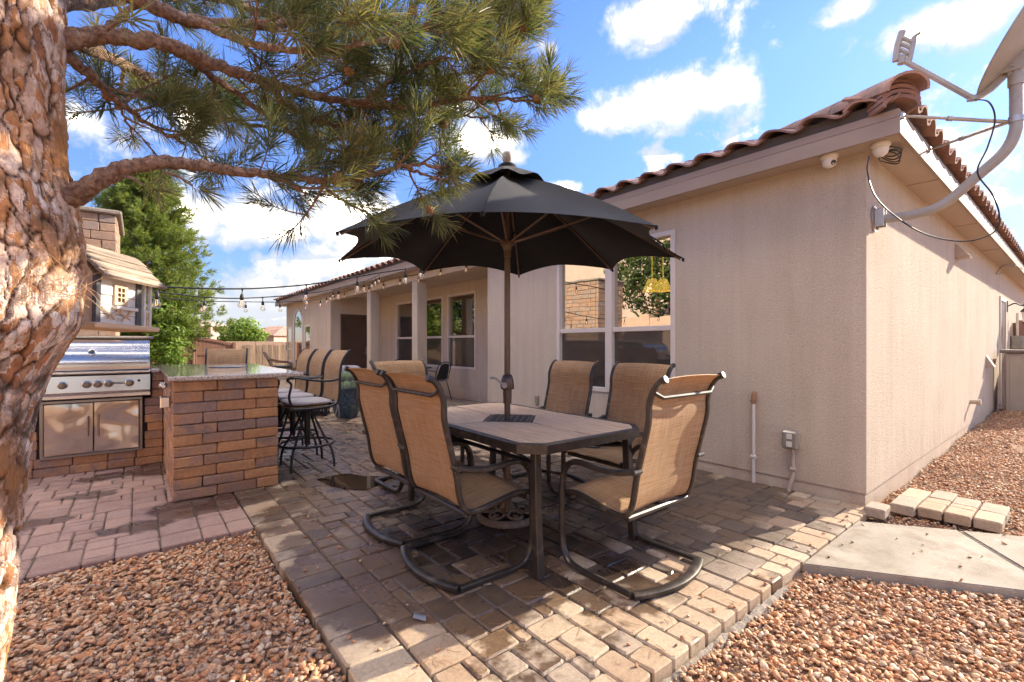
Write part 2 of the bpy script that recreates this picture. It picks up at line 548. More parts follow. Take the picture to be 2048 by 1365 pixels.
WET = [(1.75, 3.8, 1.3, 2.6), (1.42, 1.98, .55, .5), (1.8, 2.35, .8, .5), (1.6, 6.2, 1.6, 3.2), (.45, 4.35, .45, .3), (.2, 5.9, .55, .35), (1.0, 2.6, .5, .9)]
MAT.update(
    stucco=mat_stucco(),
    trim=M('painted_fascia', (.27, .20, .155), (.325, .245, .195), 5, rough=.65, bscale=60, bdist=.0015, coord='World', stretch=(1, .15, 1)),
    soffit=M('painted_soffit', (.42, .335, .265), (.46, .37, .295), 3, rough=.8, coord='World'),
    rooftile=M('roof_tile_clay', None, (.20, .13, .11), 14, rough=.85, bscale=90, bdist=.003, pal=[(.33, .185, .135), (.27, .15, .115), (.37, .22, .165), (.30, .165, .125), (.24, .145, .12)], vvar=.25),
    roofdeck=M('roof_underlay', (.09, .075, .07), rough=.9),
    wframe=M('window_vinyl', (.60, .53, .47), (.65, .575, .51), 4, rough=.5),
    glass=mat_glass('window_glass', .50, (.95, .93, .88), (.55, .55, .52)),
    screen=mat_screen(),
    room=M('dark_room', (.05, .045, .04), (.07, .06, .055), 2, rough=.9),
    shade=mat_emit('lamp_shade_glow', (1.0, .62, .10), .8),
    door=M('door_paint', (.085, .05, .034), (.105, .065, .045), 4, rough=.4),
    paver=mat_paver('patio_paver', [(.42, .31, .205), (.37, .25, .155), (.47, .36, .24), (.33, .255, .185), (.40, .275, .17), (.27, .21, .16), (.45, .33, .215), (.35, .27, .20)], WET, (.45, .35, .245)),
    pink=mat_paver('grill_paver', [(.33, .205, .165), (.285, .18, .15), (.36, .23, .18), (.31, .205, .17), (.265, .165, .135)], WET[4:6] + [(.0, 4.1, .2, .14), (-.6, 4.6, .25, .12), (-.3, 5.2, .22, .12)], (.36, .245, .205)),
    joint=M('joint_sand', (.075, .053, .038), (.13, .095, .066), 60, rough=.95, bscale=200, bdist=.003, coord='World'),
    soil=M('soil', (.26, .155, .09), (.40, .25, .155), 30, rough=.95, bscale=70, bdist=.02, coord='World'),
    gravel=mat_gravel(),
    concrete=M('concrete', (.27, .23, .18), (.40, .345, .275), 3.2, rough=.9, bscale=110, bdist=.004, coord='World', dirt=((.21, .165, .12), 4.5, .48, .72)),
    mortar=M('mortar', (.20, .165, .13), (.28, .235, .19), 30, rough=.95, bscale=60, bdist=.008, coord='World'),
    brick=M('tumbled_block', None, None, 34, rough=.9, bscale=85, bdist=.008, blend=True, coord='World', pal=[(.44, .215, .095), (.36, .175, .085), (.26, .165, .125), (.47, .24, .11), (.31, .185, .135), (.40, .195, .09), (.235, .155, .13)], vvar=.38, dirt=((.35, .2, .11), 60, .6, .78)),
    chim=M('chimney_block', None, None, 20, rough=.9, bscale=85, bdist=.006, blend=True, coord='World', pal=[(.29, .19, .13), (.33, .215, .145), (.26, .2, .165), (.31, .185, .12)], vvar=.3),
    core=M('block_core', (.035, .024, .018), (.05, .035, .026), 20, rough=.95),
    granite=mat_granite(),
    steel=mat_steel('brushed_steel', rough=.2, stretch=(1, 1, 40)),
    steeldoor=mat_steel('thin_steel', (.60, .56, .52), .14, wavy=.05),
    steeldark=mat_steel('dark_steel', (.3, .27, .25), .3),
    black=M('black_iron', (.012, .012, .013), (.022, .022, .024), 30, rough=.38),
    bronze=M('bronze_frame', (.030, .024, .020), (.055, .045, .037), 18, rough=.36, rvar=.1, metal=.3, dirt=((.15, .12, .095), 9, .56, .75)),
    sling=mat_sling(),
    tile=mat_wood('table_tile', (.50, .31, .18), (.74, .53, .36), (6, .5, 1), 12, .65, .10, 'Object', .0008),
    plate=M('table_plate', (.035, .035, .04), (.06, .06, .065), 40, rough=.4, metal=.4),
    canopy=M('umbrella_cloth', (.0035, .004, .006), (.008, .009, .0125), 7, 6, rough=.75, bscale=420, bdist=.0008, sheen=.06, spec=.2),
    pole=M('umbrella_pole', (.095, .06, .04), (.13, .085, .058), 10, rough=.38, metal=.35),
    finial=M('finial', (.30, .25, .205), (.4, .34, .28), 40, rough=.5),
    castiron=M('cast_resin', (.11, .075, .05), (.19, .14, .10), 40, rough=.6, bscale=120, bdist=.002, dirt=((.3, .16, .06), 14, .58, .75)),
    bark=mat_bark(),
    twig=M('twig_bark', (.085, .04, .022), (.30, .185, .125), 75, rough=.9, bscale=110, bdist=.009, coord='World', dirt=((.38, .27, .19), 26, .56, .7)),
    needle=mat_leaf('pine_needle', [(.035, .055, .035), (.08, .10, .045), (.15, .15, .065), (.23, .185, .085), (.33, .19, .07)], .45),
    needle2=mat_leaf('far_needle', [(.05, .09, .025), (.12, .17, .04), (.20, .24, .06), (.28, .28, .08)], .4),
    leaf=mat_leaf('broad_leaf', [(.05, .10, .02), (.12, .20, .03), (.21, .30, .05), (.29, .34, .07)], .42),
    leaf2=mat_leaf('tree_leaf', [(.02, .04, .012), (.045, .075, .018), (.085, .115, .028), (.12, .14, .035)], .3),
    cone=M('pine_cone', (.20, .085, .03), (.40, .2, .085), 30, rough=.7),
    pot=M('glazed_pot', (.012, .028, .045), (.06, .09, .105), 22, rough=.28, dirt=((.28, .26, .23), 16, .56, .72)),
    cactus=M('cactus_pad', (.16, .215, .10), (.23, .28, .15), 12, rough=.55, bscale=60, bdist=.003, vvar=.15),
    cloth=M('cushion_cloth', (.36, .33, .345), (.43, .40, .41), 12, rough=.9, bscale=300, bdist=.001),
    cloth2=M('cushion_side', (.36, .25, .22), (.42, .3, .27), 12, rough=.9),
    white=M('white_plastic', (.66, .62, .57), (.72, .68, .63), 6, rough=.4),
    dish=M('dish_paint', (.31, .285, .26), (.36, .335, .305), 8, rough=.45, dirt=((.2, .17, .14), 5, .58, .8)),
    galv=mat_steel('galvanised', (.48, .45, .42), .42),
    cable=M('cable_black', (.012, .012, .012), rough=.5),
    bulb=mat_bulb(),
    filament=mat_emit('filament', (1.0, .62, .28), .3),
    oldwood=mat_wood('weathered_board', (.15, .11, .085), (.42, .34, .27), (.15, 2, 2), 40, .9, .25),
    rawwood=mat_wood('raw_board', (.48, .33, .21), (.62, .46, .31), (.3, 2, 2), 24, .8, .12),
    whitewood=M('white_board', (.66, .62, .57), (.74, .71, .67), 20, rough=.7, bscale=60, bdist=.001, dirt=((.45, .33, .22), 16, .62, .75)),
    greyboard=M('grey_trim', (.075, .075, .08), (.11, .11, .115), 30, rough=.7),
    vinyl=mat_wood('gate_vinyl', (.23, .115, .072), (.27, .14, .09), (2, 2, .1), 10, .5, .06),
    picket=mat_wood('old_picket', (.16, .105, .07), (.47, .35, .24), (3, 3, .12), 14, .9, .3),
    blockwall=M('wall_block', (.42, .29, .20), (.47, .33, .235), 4, rough=.95, bscale=50, bdist=.004, coord='World'),
    house2=M('far_stucco', (.44, .33, .26), (.50, .38, .30), 3, rough=.95, coord='World'),
    bin=M('bin_plastic', (.33, .275, .215), (.36, .30, .235), 6, rough=.5),
    binlid=M('bin_lid', (.13, .105, .085), (.15, .12, .1), 6, rough=.5),
    lampglass=M('frosted_glass', (.72, .66, .56), (.78, .72, .62), 6, rough=.35),
    pvc=M('pvc_pipe', (.56, .5, .44), (.63, .57, .5), 8, rough=.5, dirt=((.4, .28, .18), 8, .6, .8)),
    rust=M('rust', (.22, .08, .02), (.36, .22, .14), 60, rough=.9, bscale=100, bdist=.003),
    boxgrey=M('outlet_cover', (.19, .17, .13), (.25, .23, .19), 10, rough=.3, coat=.5),
    paint=M('pipe_paint', (.42, .33, .255), (.48, .38, .3), 8, rough=.7),
    wicker=M('wicker', (.10, .045, .022), (.18, .085, .045), 90, rough=.7, bscale=200, bdist=.003),
    scrap=M('paper_scrap', (.13, .135, .16), (.18, .185, .215), 8, rough=.5),
    litter=M('dry_needle', (.26, .13, .05), (.36, .2, .09), 8, rough=.8),
    badge=M('badge_black', (.012, .012, .012), rough=.3),
    straw=M('dry_grass', (.34, .2, .1), (.46, .31, .18), 20, rough=.9),
)


def mat_water():
    m, t, bs, out = newmat('water')
    bs.inputs['Base Color'].default_value = (.022, .016, .012, 1)
    bs.inputs['Roughness'].default_value = .015
    bs.inputs['Specular IOR Level'].default_value = .5
    bs.inputs['IOR'].default_value = 1.33
    return m


MAT['water'] = mat_water()


# ---------------------------------------------------------------- mesh helpers
class MB:
    def __init__(s):
        s.v, s.f, s.mi, s.uv, s.att = [], [], [], {}, {}

    def add(s, vs, fs, mi=0):
        o = len(s.v)
        s.v.extend([tuple(p) for p in vs])
        for f in fs:
            s.f.append(tuple(i + o for i in f))
            s.mi.append(mi)
        return o

    def box(s, x0, x1, y0, y1, z0, z1, mi=0, mat=None, bev=0.0):
        if bev <= 0:
            vs = [(x, y, z) for z in (z0, z1) for y in (y0, y1) for x in (x0, x1)]
            fs = [(0, 2, 3, 1), (4, 5, 7, 6), (0, 1, 5, 4), (2, 6, 7, 3), (0, 4, 6, 2), (1, 3, 7, 5)]
        else:
            b = min(bev, (x1 - x0) * .45, (y1 - y0) * .45, (z1 - z0) * .45)
            vs, idx = [], {}
            for i, (x, dx) in enumerate(((x0, b), (x1, -b))):
                for j, (y, dy) in enumerate(((y0, b), (y1, -b))):
                    for k, (z, dz) in enumerate(((z0, b), (z1, -b))):
                        idx[i, j, k] = len(vs)
                        vs += [(x, y + dy, z + dz), (x + dx, y, z + dz), (x + dx, y + dy, z)]
            I = lambda i, j, k, a: idx[i, j, k] + a
            fs = []
            for i in (0, 1):
                q = [I(i, 0, 0, 0), I(i, 0, 1, 0), I(i, 1, 1, 0), I(i, 1, 0, 0)]
                fs.append(q if i == 0 else q[::-1])
                q = [I(0, i, 0, 1), I(1, i, 0, 1), I(1, i, 1, 1), I(0, i, 1, 1)]
                fs.append(q if i == 0 else q[::-1])
                q = [I(0, 0, i, 2), I(0, 1, i, 2), I(1, 1, i, 2), I(1, 0, i, 2)]
                fs.append(q if i == 0 else q[::-1])
            for a in (0, 1):
                for c in (0, 1):
                    q = [I(a, c, 0, 0), I(a, c, 0, 1), I(a, c, 1, 1), I(a, c, 1, 0)]
                    fs.append(q if a != c else q[::-1])
                    q = [I(a, 0, c, 0), I(a, 0, c, 2), I(a, 1, c, 2), I(a, 1, c, 0)]
                    fs.append(q if a == c else q[::-1])
                    q = [I(0, a, c, 1), I(0, a, c, 2), I(1, a, c, 2), I(1, a, c, 1)]
                    fs.append(q if a != c else q[::-1])
            for i in (0, 1):
                for j in (0, 1):
                    for k in (0, 1):
                        q = [I(i, j, k, 0), I(i, j, k, 1), I(i, j, k, 2)]
                        fs.append(q if (i + j + k) % 2 else q[::-1])
        if mat is not None:
            vs = [mat @ Vector(p) for p in vs]
        s.add(vs, fs, mi)
        return s

    def tube(s, path, r, n=8, mi=0, caps=True, section=None, up=None):
        P = [Vector(p) for p in path]
        N = len(P)
        T = []
        for i in range(N):
            a, b = P[max(0, i - 1)], P[min(N - 1, i + 1)]
            d = b - a
            T.append(d.normalized() if d.length > 1e-9 else Vector((0, 0, 1)))
        nrm = Vector(up) if up is not None else None
        if nrm is None:
            nrm = T[0].orthogonal().normalized()
        sec = section or [(math.cos(2 * PI * k / n), math.sin(2 * PI * k / n)) for k in range(n)]
        n = len(sec)
        vs = []
        for i in range(N):
            nrm = (nrm - T[i] * nrm.dot(T[i]))
            nrm = nrm.normalized() if nrm.length > 1e-6 else T[i].orthogonal().normalized()
            bi = T[i].cross(nrm)
            ri = r[i] if isinstance(r, (list, tuple)) else r
            for (a, b) in sec:
                vs.append(P[i] + nrm * (a * ri) + bi * (b * ri))
        fs = []
        for i in range(N - 1):
            for k in range(n):
                k2 = (k + 1) % n
                fs.append((i * n + k, i * n + k2, (i + 1) * n + k2, (i + 1) * n + k))
        if caps:
            fs.append(tuple(reversed(range(n))))
            fs.append(tuple(range((N - 1) * n, N * n)))
        s.add(vs, fs, mi)
        return s

    def lathe(s, prof, n=16, mi=0, mat=None, cap=True):
        vs, fs = [], []
        for (r, z) in prof:
            for k in range(n):
                a = 2 * PI * k / n
                vs.append(Vector((r * math.cos(a), r * math.sin(a), z)))
        for i in range(len(prof) - 1):
            for k in range(n):
                k2 = (k + 1) % n
                fs.append((i * n + k, i * n + k2, (i + 1) * n + k2, (i + 1) * n + k))
        if cap:
            fs.append(tuple(reversed(range(n))))
            fs.append(tuple(range((len(prof) - 1) * n, len(prof) * n)))
        if mat is not None:
            vs = [mat @ p for p in vs]
        s.add(vs, fs, mi)
        return s

    def prism(s, poly, z0, z1, mi=0, mat=None):
        n = len(poly)
        vs = [Vector((x, y, z0)) for x, y in poly] + [Vector((x, y, z1)) for x, y in poly]
        fs = [tuple(reversed(range(n))), tuple(range(n, 2 * n))]
        for k in range(n):
            k2 = (k + 1) % n
            fs.append((k, k2, n + k2, n + k))
        if mat is not None:
            vs = [mat @ p for p in vs]
        s.add(vs, fs, mi)
        return s

    def sheet(s, fn, nu, nv, th=0.0, mi=0, uvs=None):
        """grid fn(u,v)->Vector; th gives it a real thickness along its normal"""
        P = [[Vector(fn(i / nu, j / nv)) for j in range(nv + 1)] for i in range(nu + 1)]
        o = len(s.v)
        W_ = nv + 1
        vs = [p for row in P for p in row]
        fs = [(i * W_ + j, (i + 1) * W_ + j, (i + 1) * W_ + j + 1, i * W_ + j + 1) for i in range(nu) for j in range(nv)]
        if th:
            nv_ = len(vs)
            back = []
            for i in range(nu + 1):
                for j in range(nv + 1):
                    a = P[min(nu, i + 1)][j] - P[max(0, i - 1)][j]
                    b = P[i][min(nv, j + 1)] - P[i][max(0, j - 1)]
                    nn = a.cross(b)
                    nn = nn.normalized() if nn.length > 1e-12 else Vector((0, 0, 1))
                    back.append(P[i][j] - nn * th)
            vs = vs + back
            fs += [tuple(nv_ + q for q in reversed(f)) for f in fs]
            rim = [i * W_ for i in range(nu + 1)] + [nu * W_ + j for j in range(1, nv + 1)] + [i * W_ + nv for i in range(nu - 1, -1, -1)] + [j for j in range(nv - 1, 0, -1)]
            for a, b in zip(rim, rim[1:] + rim[:1]):
                fs.append((b, a, nv_ + a, nv_ + b))
        s.add(vs, fs, mi)
        if uvs:
            for i in range(nu + 1):
                for j in range(nv + 1):
                    q = uvs(i / nu, j / nv)
                    s.uv[o + i * W_ + j] = q
                    if th:
                        s.uv[o + (nu + 1) * W_ + i * W_ + j] = q
        return s

    def mesh(s, name, mats, smooth=None):
        me = bpy.data.meshes.new(name)
        me.from_pydata([tuple(p) for p in s.v], [], s.f)
        for m in mats:
            me.materials.append(m)
        if len(mats) > 1:
            me.polygons.foreach_set('material_index', s.mi)
        if s.uv:
            ul = me.uv_layers.new(name='UVMap')
            li = np.zeros(len(me.loops), dtype=np.int32)
            me.loops.foreach_get('vertex_index', li)
            arr = np.array([s.uv.get(int(i), (0, 0)) for i in li], dtype=np.float32)
            ul.data.foreach_set('uv', arr.ravel())
        for k, vals in s.att.items():
            at = me.attributes.new(k, 'FLOAT', 'POINT')
            at.data.foreach_set('value', np.asarray(vals, dtype=np.float32))
        if smooth is not None:
            me.shade_smooth()
            if smooth > 0:
                me.set_sharp_from_angle(angle=math.radians(smooth))
        me.update()
        return me


def npmesh(name, V, F, mat, rnd=None, smooth=False, extra=None):
    me = bpy.data.meshes.new(name)
    V = np.asarray(V, dtype=np.float32)
    F = np.asarray(F, dtype=np.int32)
    k = F.shape[1]
    me.vertices.add(len(V))
    me.vertices.foreach_set('co', V.ravel())
    me.loops.add(F.size)
    me.loops.foreach_set('vertex_index', F.ravel())
    me.polygons.add(len(F))
    me.polygons.foreach_set('loop_start', np.arange(0, F.size, k, dtype=np.int32))
    me.polygons.foreach_set('loop_total', np.full(len(F), k, dtype=np.int32))
    me.materials.append(mat)
    if rnd is not None:
        at = me.attributes.new('rnd', 'FLOAT', 'POINT')
        at.data.foreach_set('value', np.asarray(rnd, dtype=np.float32))
    for kx, vals in (extra or {}).items():
        at = me.attributes.new(kx, 'FLOAT', 'POINT')
        at.data.foreach_set('value', np.asarray(vals, dtype=np.float32))
    me.update(calc_edges=True)
    me.validate()
    if smooth:
        me.shade_smooth()
    return me


def link(name, data, parent=None, loc=(0, 0, 0), rot=(0, 0, 0), label=None, kind=None):
    o = bpy.data.objects.new(name, data)
    o.location = loc
    o.rotation_euler = rot
    COL.objects.link(o)
    if parent is not None:
        o.parent = parent
    if label:
        o['label'] = label
    if kind:
        o['kind'] = kind
    return o


def thing(name, label, cat, loc=(0, 0, 0), rz=0.0, group=None, kind=None, data=None, rot=None):
    o = link(name, data, None, loc, rot or (0, 0, rz))
    o['label'] = label
    if cat:
        o['category'] = cat
    if group:
        o['group'] = group
    if kind:
        o['kind'] = kind
    return o


def shift(mb, v):
    v = Vector(v)
    mb.v = [tuple(Vector(p) - v) for p in mb.v]
    return mb


def part(name, mb, mats, parent, smooth=None, world=False, label=None, kind=None):
    """one mesh part; world=True: its vertices are given in world space and the parent is unrotated"""
    if world:
        base = Vector((0, 0, 0))
        p = parent
        while p is not None:
            base += p.location
            p = p.parent
        shift(mb, base)
    if not isinstance(mats, (list, tuple)):
        mats = [mats]
    return link(name, mb.mesh(name, mats, smooth), parent, label=label, kind=kind)


def copy_tree(o, parent=None):
    c = o.copy()
    COL.objects.link(c)
    c.parent = parent
    for ch in list(o.children):
        copy_tree(ch, c)
    return c


def curve_pts(ctrl, n=8):
    """Catmull-Rom through control points"""
    P = [Vector(p) for p in ctrl]
    P = [P[0] * 2 - P[1]] + P + [P[-1] * 2 - P[-2]]
    out = []
    for i in range(1, len(P) - 2):
        for k in range(n):
            t = k / n
            a, b, c, d = P[i - 1], P[i], P[i + 1], P[i + 2]
            out.append(.5 * ((2 * b) + (c - a) * t + (2 * a - 5 * b + 4 * c - d) * t * t + (3 * b - a - 3 * c + d) * t ** 3))
    out.append(P[-2])
    return out


exec_later = []

# ================================================================ SETTING: ground, paving, gravel, path
def mk_ground():
    mb = MB()
    mb.box(-300, 400, -300, 500, -1.0, -0.12)
    o = link('ground', mb.mesh('ground', [MAT['soil']]), None, kind='structure')
    o['label'] = 'bare brown soil under the whole yard'


mk_ground()


def paver_geom(w, h, seed, th=.062, ins=.007, cc=.009):
    r = random.Random(seed)
    j = lambda s: r.uniform(-s, s)
    x, y = w / 2 - .0036, h / 2 - .0036
    out = []
    for sx, sy in ((1, 1), (-1, 1), (-1, -1), (1, -1)):
        c1, c2 = cc * r.uniform(.4, 1.9), cc * r.uniform(.4, 1.9)
        a, b = (sx * (x - c1) + j(.002), sy * y + j(.0034)), (sx * x + j(.0034), sy * (y - c2) + j(.002))
        out += [b, a] if sx * sy > 0 else [a, b]
    vs = [(px, py, -th) for px, py in out] + [(px, py, -ins * r.uniform(.7, 1.3)) for px, py in out]
    vs += [(px * (1 - 2 * ins / w * r.uniform(.8, 1.4)), py * (1 - 2 * ins / h * r.uniform(.8, 1.4)), j(.0012)) for px, py in out]
    fs = []
    for k in range(8):
        k2 = (k + 1) % 8
        fs += [(k, k2, 8 + k2, 8 + k), (8 + k, 8 + k2, 16 + k2, 16 + k)]
    fs.append(tuple(range(16, 24)))
    return vs, fs


def ashlar(x0, x1, y0, y1, u, sizes, seed, ok):
    r = random.Random(seed)
    nx, ny = int(round((x1 - x0) / u)), int(round((y1 - y0) / u))
    occ = np.zeros((nx, ny), bool)
    out = []
    for j in range(ny):
        for i in range(nx):
            if occ[i, j]:
                continue
            ch = list(sizes)
            r.shuffle(ch)
            for (a, b) in ch + [(2, 1), (1, 2), (1, 1)]:
                if i + a <= nx and j + b <= ny and not occ[i:i + a, j:j + b].any():
                    occ[i:i + a, j:j + b] = True
                    cx, cy = x0 + (i + a / 2) * u, y0 + (j + b / 2) * u
                    if ok(cx, cy):
                        out.append((cx, cy, a * u, b * u))
                    break
    return out


def lay(root, stones, mat, seed, bound=300):
    r = random.Random(seed)
    sc = []
    for s in stones:
        q = depth_px(s[0], s[1])
        v = 0
        if q and -20 < q[0] < 2068 and q[1] < 1400:
            v = s[2] * s[3] / q[2] ** 3
        sc.append(v)
    order = sorted(range(len(stones)), key=lambda i: -sc[i])
    chosen = set(i for i in order[:bound - 2] if sc[i] > 0)
    cache = {}
    rest = MB()
    rr = []
    for i, (cx, cy, w, h) in enumerate(stones):
        var = r.randrange(3)
        key = (round(w, 3), round(h, 3), var)
        z = r.uniform(-.003, .003)
        if i in chosen:
            if key not in cache:
                vs, fs = paver_geom(w, h, hash(key) % 9999)
                mb = MB()
                mb.add(vs, fs)
                cache[key] = mb.mesh('paver', [mat])
            o = link('paver', cache[key], root, (cx, cy, z), (r.uniform(-.006, .006), r.uniform(-.006, .006), r.choice((0, PI)) + r.uniform(-.012, .012)))
        else:
            vs, fs = paver_geom(w, h, hash(key) % 9999)
            rest.add([(x + cx, y + cy, zz + z) for x, y, zz in vs], fs)
            rr += [r.random()] * len(vs)
    if rest.v:
        rest.att['rnd'] = rr
        link('paver_field', rest.mesh('paver_field', [mat]), root, kind='stuff')


U = .0662
S3 = [(3, 3), (3, 2), (2, 3), (2, 2), (3, 2), (3, 3), (2, 3), (2, 2), (2, 3)]
mb = MB()
mb.box(.63, 4.40, 1.045, 6.3, -.115, -.0105)
mb.box(.99, 5.82, 6.3, 20.3, -.115, -.014)
mb.box(.63, .99, 6.3, 20.3, -.116, -.02)
patio = link('patio', mb.mesh('patio', [MAT['joint']]), None, kind='structure')
patio['label'] = 'paved patio of tumbled tan and brown pavers, wet in the middle'
st = ashlar(.86, .86 + 75 * U, 1.03, 1.03 + 285 * U, U, S3, 5, lambda x, y: not (y > 4.65 and x < .90) and not (x > 4.34 and y < 6.1) and not (y > 13.9 and x > 4.34))
y = 1.03
rb = random.Random(3)
while y < 4.62:
    h = rb.choice((.14, .21, .21, .14, .28)) if y < 4.2 else .16
    st.append((.74, y + h / 2, .235, h))
    y += h
lay(patio, st, MAT['paver'], 8)

mb = MB()
mb.box(-3.2, .615, 3.60, 4.52, -.115, -.0105)
mb.box(-3.2, .195, 4.52, 6.14, -.115, -.0105)
gp = link('grill_pavement', mb.mesh('grill_pavement', [MAT['joint']]), None, kind='structure')
gp['label'] = 'pinkish brown paving in front of the built in grill'
st = ashlar(.618 - 50 * .0731, .618, 3.58, 3.58 + 36 * .0731, .0731, [(3, 2), (2, 2), (3, 3), (2, 1), (3, 1), (3, 2), (2, 3)], 21, lambda x, y: not (x > .30 and y > 4.60))
lay(gp, st, MAT['pink'], 9)

# lumpy mortar haunch under the near paver edge
mb = MB()
n = 60
vs = []
for i in range(n + 1):
    x = 1.55 + 1.15 * i / n
    for k in range(7):
        a = PI * k / 6
        rr = .028 + .016 * mnoise.noise((x * 22, k * .9, 3)) + .01 * mnoise.noise((x * 60, k * 2, 9))
        vs.append((x, 1.022 - rr * 1.1 * math.sin(a), -.075 + rr * 1.1 * math.cos(a)))
mb.add(vs, [(i * 7 + k, (i + 1) * 7 + k, (i + 1) * 7 + k + 1, i * 7 + k + 1) for i in range(n) for k in range(6)])
link('mortar_edging', mb.mesh('mortar_edging', [MAT['mortar']], 60), patio)


# ---- gravel
def ico():
    t = (1 + 5 ** .5) / 2
    V = np.array([(-1, t, 0), (1, t, 0), (-1, -t, 0), (1, -t, 0), (0, -1, t), (0, 1, t), (0, -1, -t), (0, 1, -t), (t, 0, -1), (t, 0, 1), (-t, 0, -1), (-t, 0, 1)], float)
    V /= np.linalg.norm(V[0])
    F = [(0, 11, 5), (0, 5, 1), (0, 1, 7), (0, 7, 10), (0, 10, 11), (1, 5, 9), (5, 11, 4), (11, 10, 2), (10, 7, 6), (7, 1, 8), (3, 9, 4), (3, 4, 2), (3, 2, 6), (3, 6, 8), (3, 8, 9), (4, 9, 5), (2, 4, 11), (6, 2, 10), (8, 6, 7), (9, 8, 1)]
    return V, np.array(F)


def subdiv(V, F):
    V = [tuple(v) for v in V]
    mid = {}

    def mp(a, b):
        k = (min(a, b), max(a, b))
        if k not in mid:
            p = np.array(V[a]) + np.array(V[b])
            V.append(tuple(p / np.linalg.norm(p)))
            mid[k] = len(V) - 1
        return mid[k]
    out = []
    for a, b, c in F:
        ab, bc, ca = mp(a, b), mp(b, c), mp(c, a)
        out += [(a, ab, ca), (b, bc, ab), (c, ca, bc), (ab, bc, ca)]
    return np.array(V), np.array(out)


def rot_mats(n, tilt=None):
    a = rng.uniform(0, 2 * PI, n)
    b = rng.normal(0, .35, n)
    c = rng.normal(0, .35, n)
    ca, sa, cb, sb, cc, sc_ = np.cos(a), np.sin(a), np.cos(b), np.sin(b), np.cos(c), np.sin(c)
    Z = np.zeros(n)
    O = np.ones(n)
    Rz = np.stack([ca, -sa, Z, sa, ca, Z, Z, Z, O], 1).reshape(n, 3, 3)
    Rx = np.stack([O, Z, Z, Z, cb, -sb, Z, sb, cb], 1).reshape(n, 3, 3)
    Ry = np.stack([cc, Z, sc_, Z, O, Z, -sc_, Z, cc], 1).reshape(n, 3, 3)
    return Rx @ Ry @ Rz


V0, F0 = ico()
V1, F1 = subdiv(V0, F0)


def stones(P, lvl, rmin, rmax):
    """one numpy block of pebbles at points P"""
    n = len(P)
    V, F = (V1, F1) if lvl else (V0, F0)
    k = len(V)
    shapes = []
    for q in range(12):
        ax = rng.uniform(.75, 1.35, 3) * np.array([1.15, .95, .62])
        w = 1 + .16 * np.sin(V @ rng.normal(0, 2.2, 3) + rng.uniform(0, 6)) + .12 * np.sin(V @ rng.normal(0, 3.5, 3))
        for _ in range(3):
            cd = rng.normal(0, 1, 3)
            cut = V @ (cd / np.linalg.norm(cd))
            w = w * (1 - .62 * np.clip(cut - .5, 0, 1))
        shapes.append(V * w[:, None] * ax)
    shapes = np.array(shapes)
    sid = rng.integers(0, 12, n)
    s = rmin + (rmax - rmin) * rng.beta(1.3, 3.2, n)
    R = rot_mats(n)
    VV = np.einsum('nij,nkj->nki', R, shapes[sid]) * s[:, None, None] + P[:, None, :]
    FF = F[None] + (np.arange(n) * k)[:, None, None]
    rnd = np.repeat(rng.random(n), k)
    return VV.reshape(-1, 3), FF.reshape(-1, 3), rnd


def left_h(x, y):
    return -.035 + .012 * np.sin(x * 3.1 + y) + .01 * np.sin(y * 4.3 - x * 2)


def right_h(x, y):
    far = np.clip((x - 5.5) / 4, 0, 1)
    return -.06 + .012 * np.sin(x * 3.7 + y * 2) + far * (.05 + .06 * np.exp(-((y - .75) / .25) ** 2)) * (1 + .3 * np.sin(x * 2.3))


def in_path(x, y):
    # walkway slab: runs diagonally away from the paver edge
    q = (x - 2.96) * .83 + (y - 1.04) * .56
    return (q > -.02) & (q < .86) & (y < 1.03)


gv, gf, gr = [], [], []
off = 0
pile = [(4.48, 5.12, .34, .97), (4.22, 4.42, .91, 1.07)]
for (x0, x1, y0, y1, hf, dens_, side) in ((-2.4, .615, -.2, 3.59, left_h, 3500, 0), (.2, 3.9, -1.2, 1.01, right_h, 3500, 1), (3.9, 8.0, -1.4, 1.06, right_h, 2200, 1), (8.0, 13.6, -1.2, 1.06, right_h, 1100, 1)):
    n = int((x1 - x0) * (y1 - y0) * dens_)
    x, y = rng.uniform(x0, x1, n), rng.uniform(y0, y1, n)
    if side:
        keep = ~in_path(x, y) & ~((x < 4.37) & (y > 1.0))
    else:
        keep = (y < 3.585) & (x < .612)
    D = SN * x + CS * y
    Xc = CS * x - SN * y
    keep &= (D > .9) & (np.abs(Xc) < 1.5 * D + .4)
    x, y, D = x[keep], y[keep], D[keep]
    z = hf(x, y) + rng.uniform(-.006, .016, len(x))
    P = np.stack([x, y, z], 1)
    for lvl, msk in ((1, D < 2.9), (0, D >= 2.9)):
        if msk.sum() == 0:
            continue
        V, F, r_ = stones(P[msk], lvl, .0062, .0205)
        gv.append(V)
        gf.append(F + off)
        gr.append(r_)
        off += len(V)
# a few pebbles kicked onto the slab and the paver edges
sx_ = np.concatenate([rng.uniform(2.9, 4.6, 60), rng.uniform(.63, 1.0, 30), rng.uniform(1.5, 4.2, 34)])
sy_ = np.concatenate([rng.uniform(.1, 1.0, 60), rng.uniform(1.2, 3.6, 30), 1.04 + np.abs(rng.normal(0, .09, 34))])
on = np.concatenate([in_path(sx_[:60], sy_[:60]) & (rng.random(60) < .75), np.ones(64, bool)])
sz_ = np.concatenate([np.full(60, .002), np.full(64, .006)])
V, F, r_ = stones(np.stack([sx_, sy_, sz_], 1)[on], 1, .005, .014)
gv.append(V)
gf.append(F + off)
gr.append(r_)
off += len(V)
me = npmesh('gravel', np.concatenate(gv), np.concatenate(gf), MAT['gravel'], np.concatenate(gr), smooth=True)
g_ = link('gravel', me, None, kind='stuff')
g_['label'] = 'reddish brown landscaping pebbles either side of the patio'
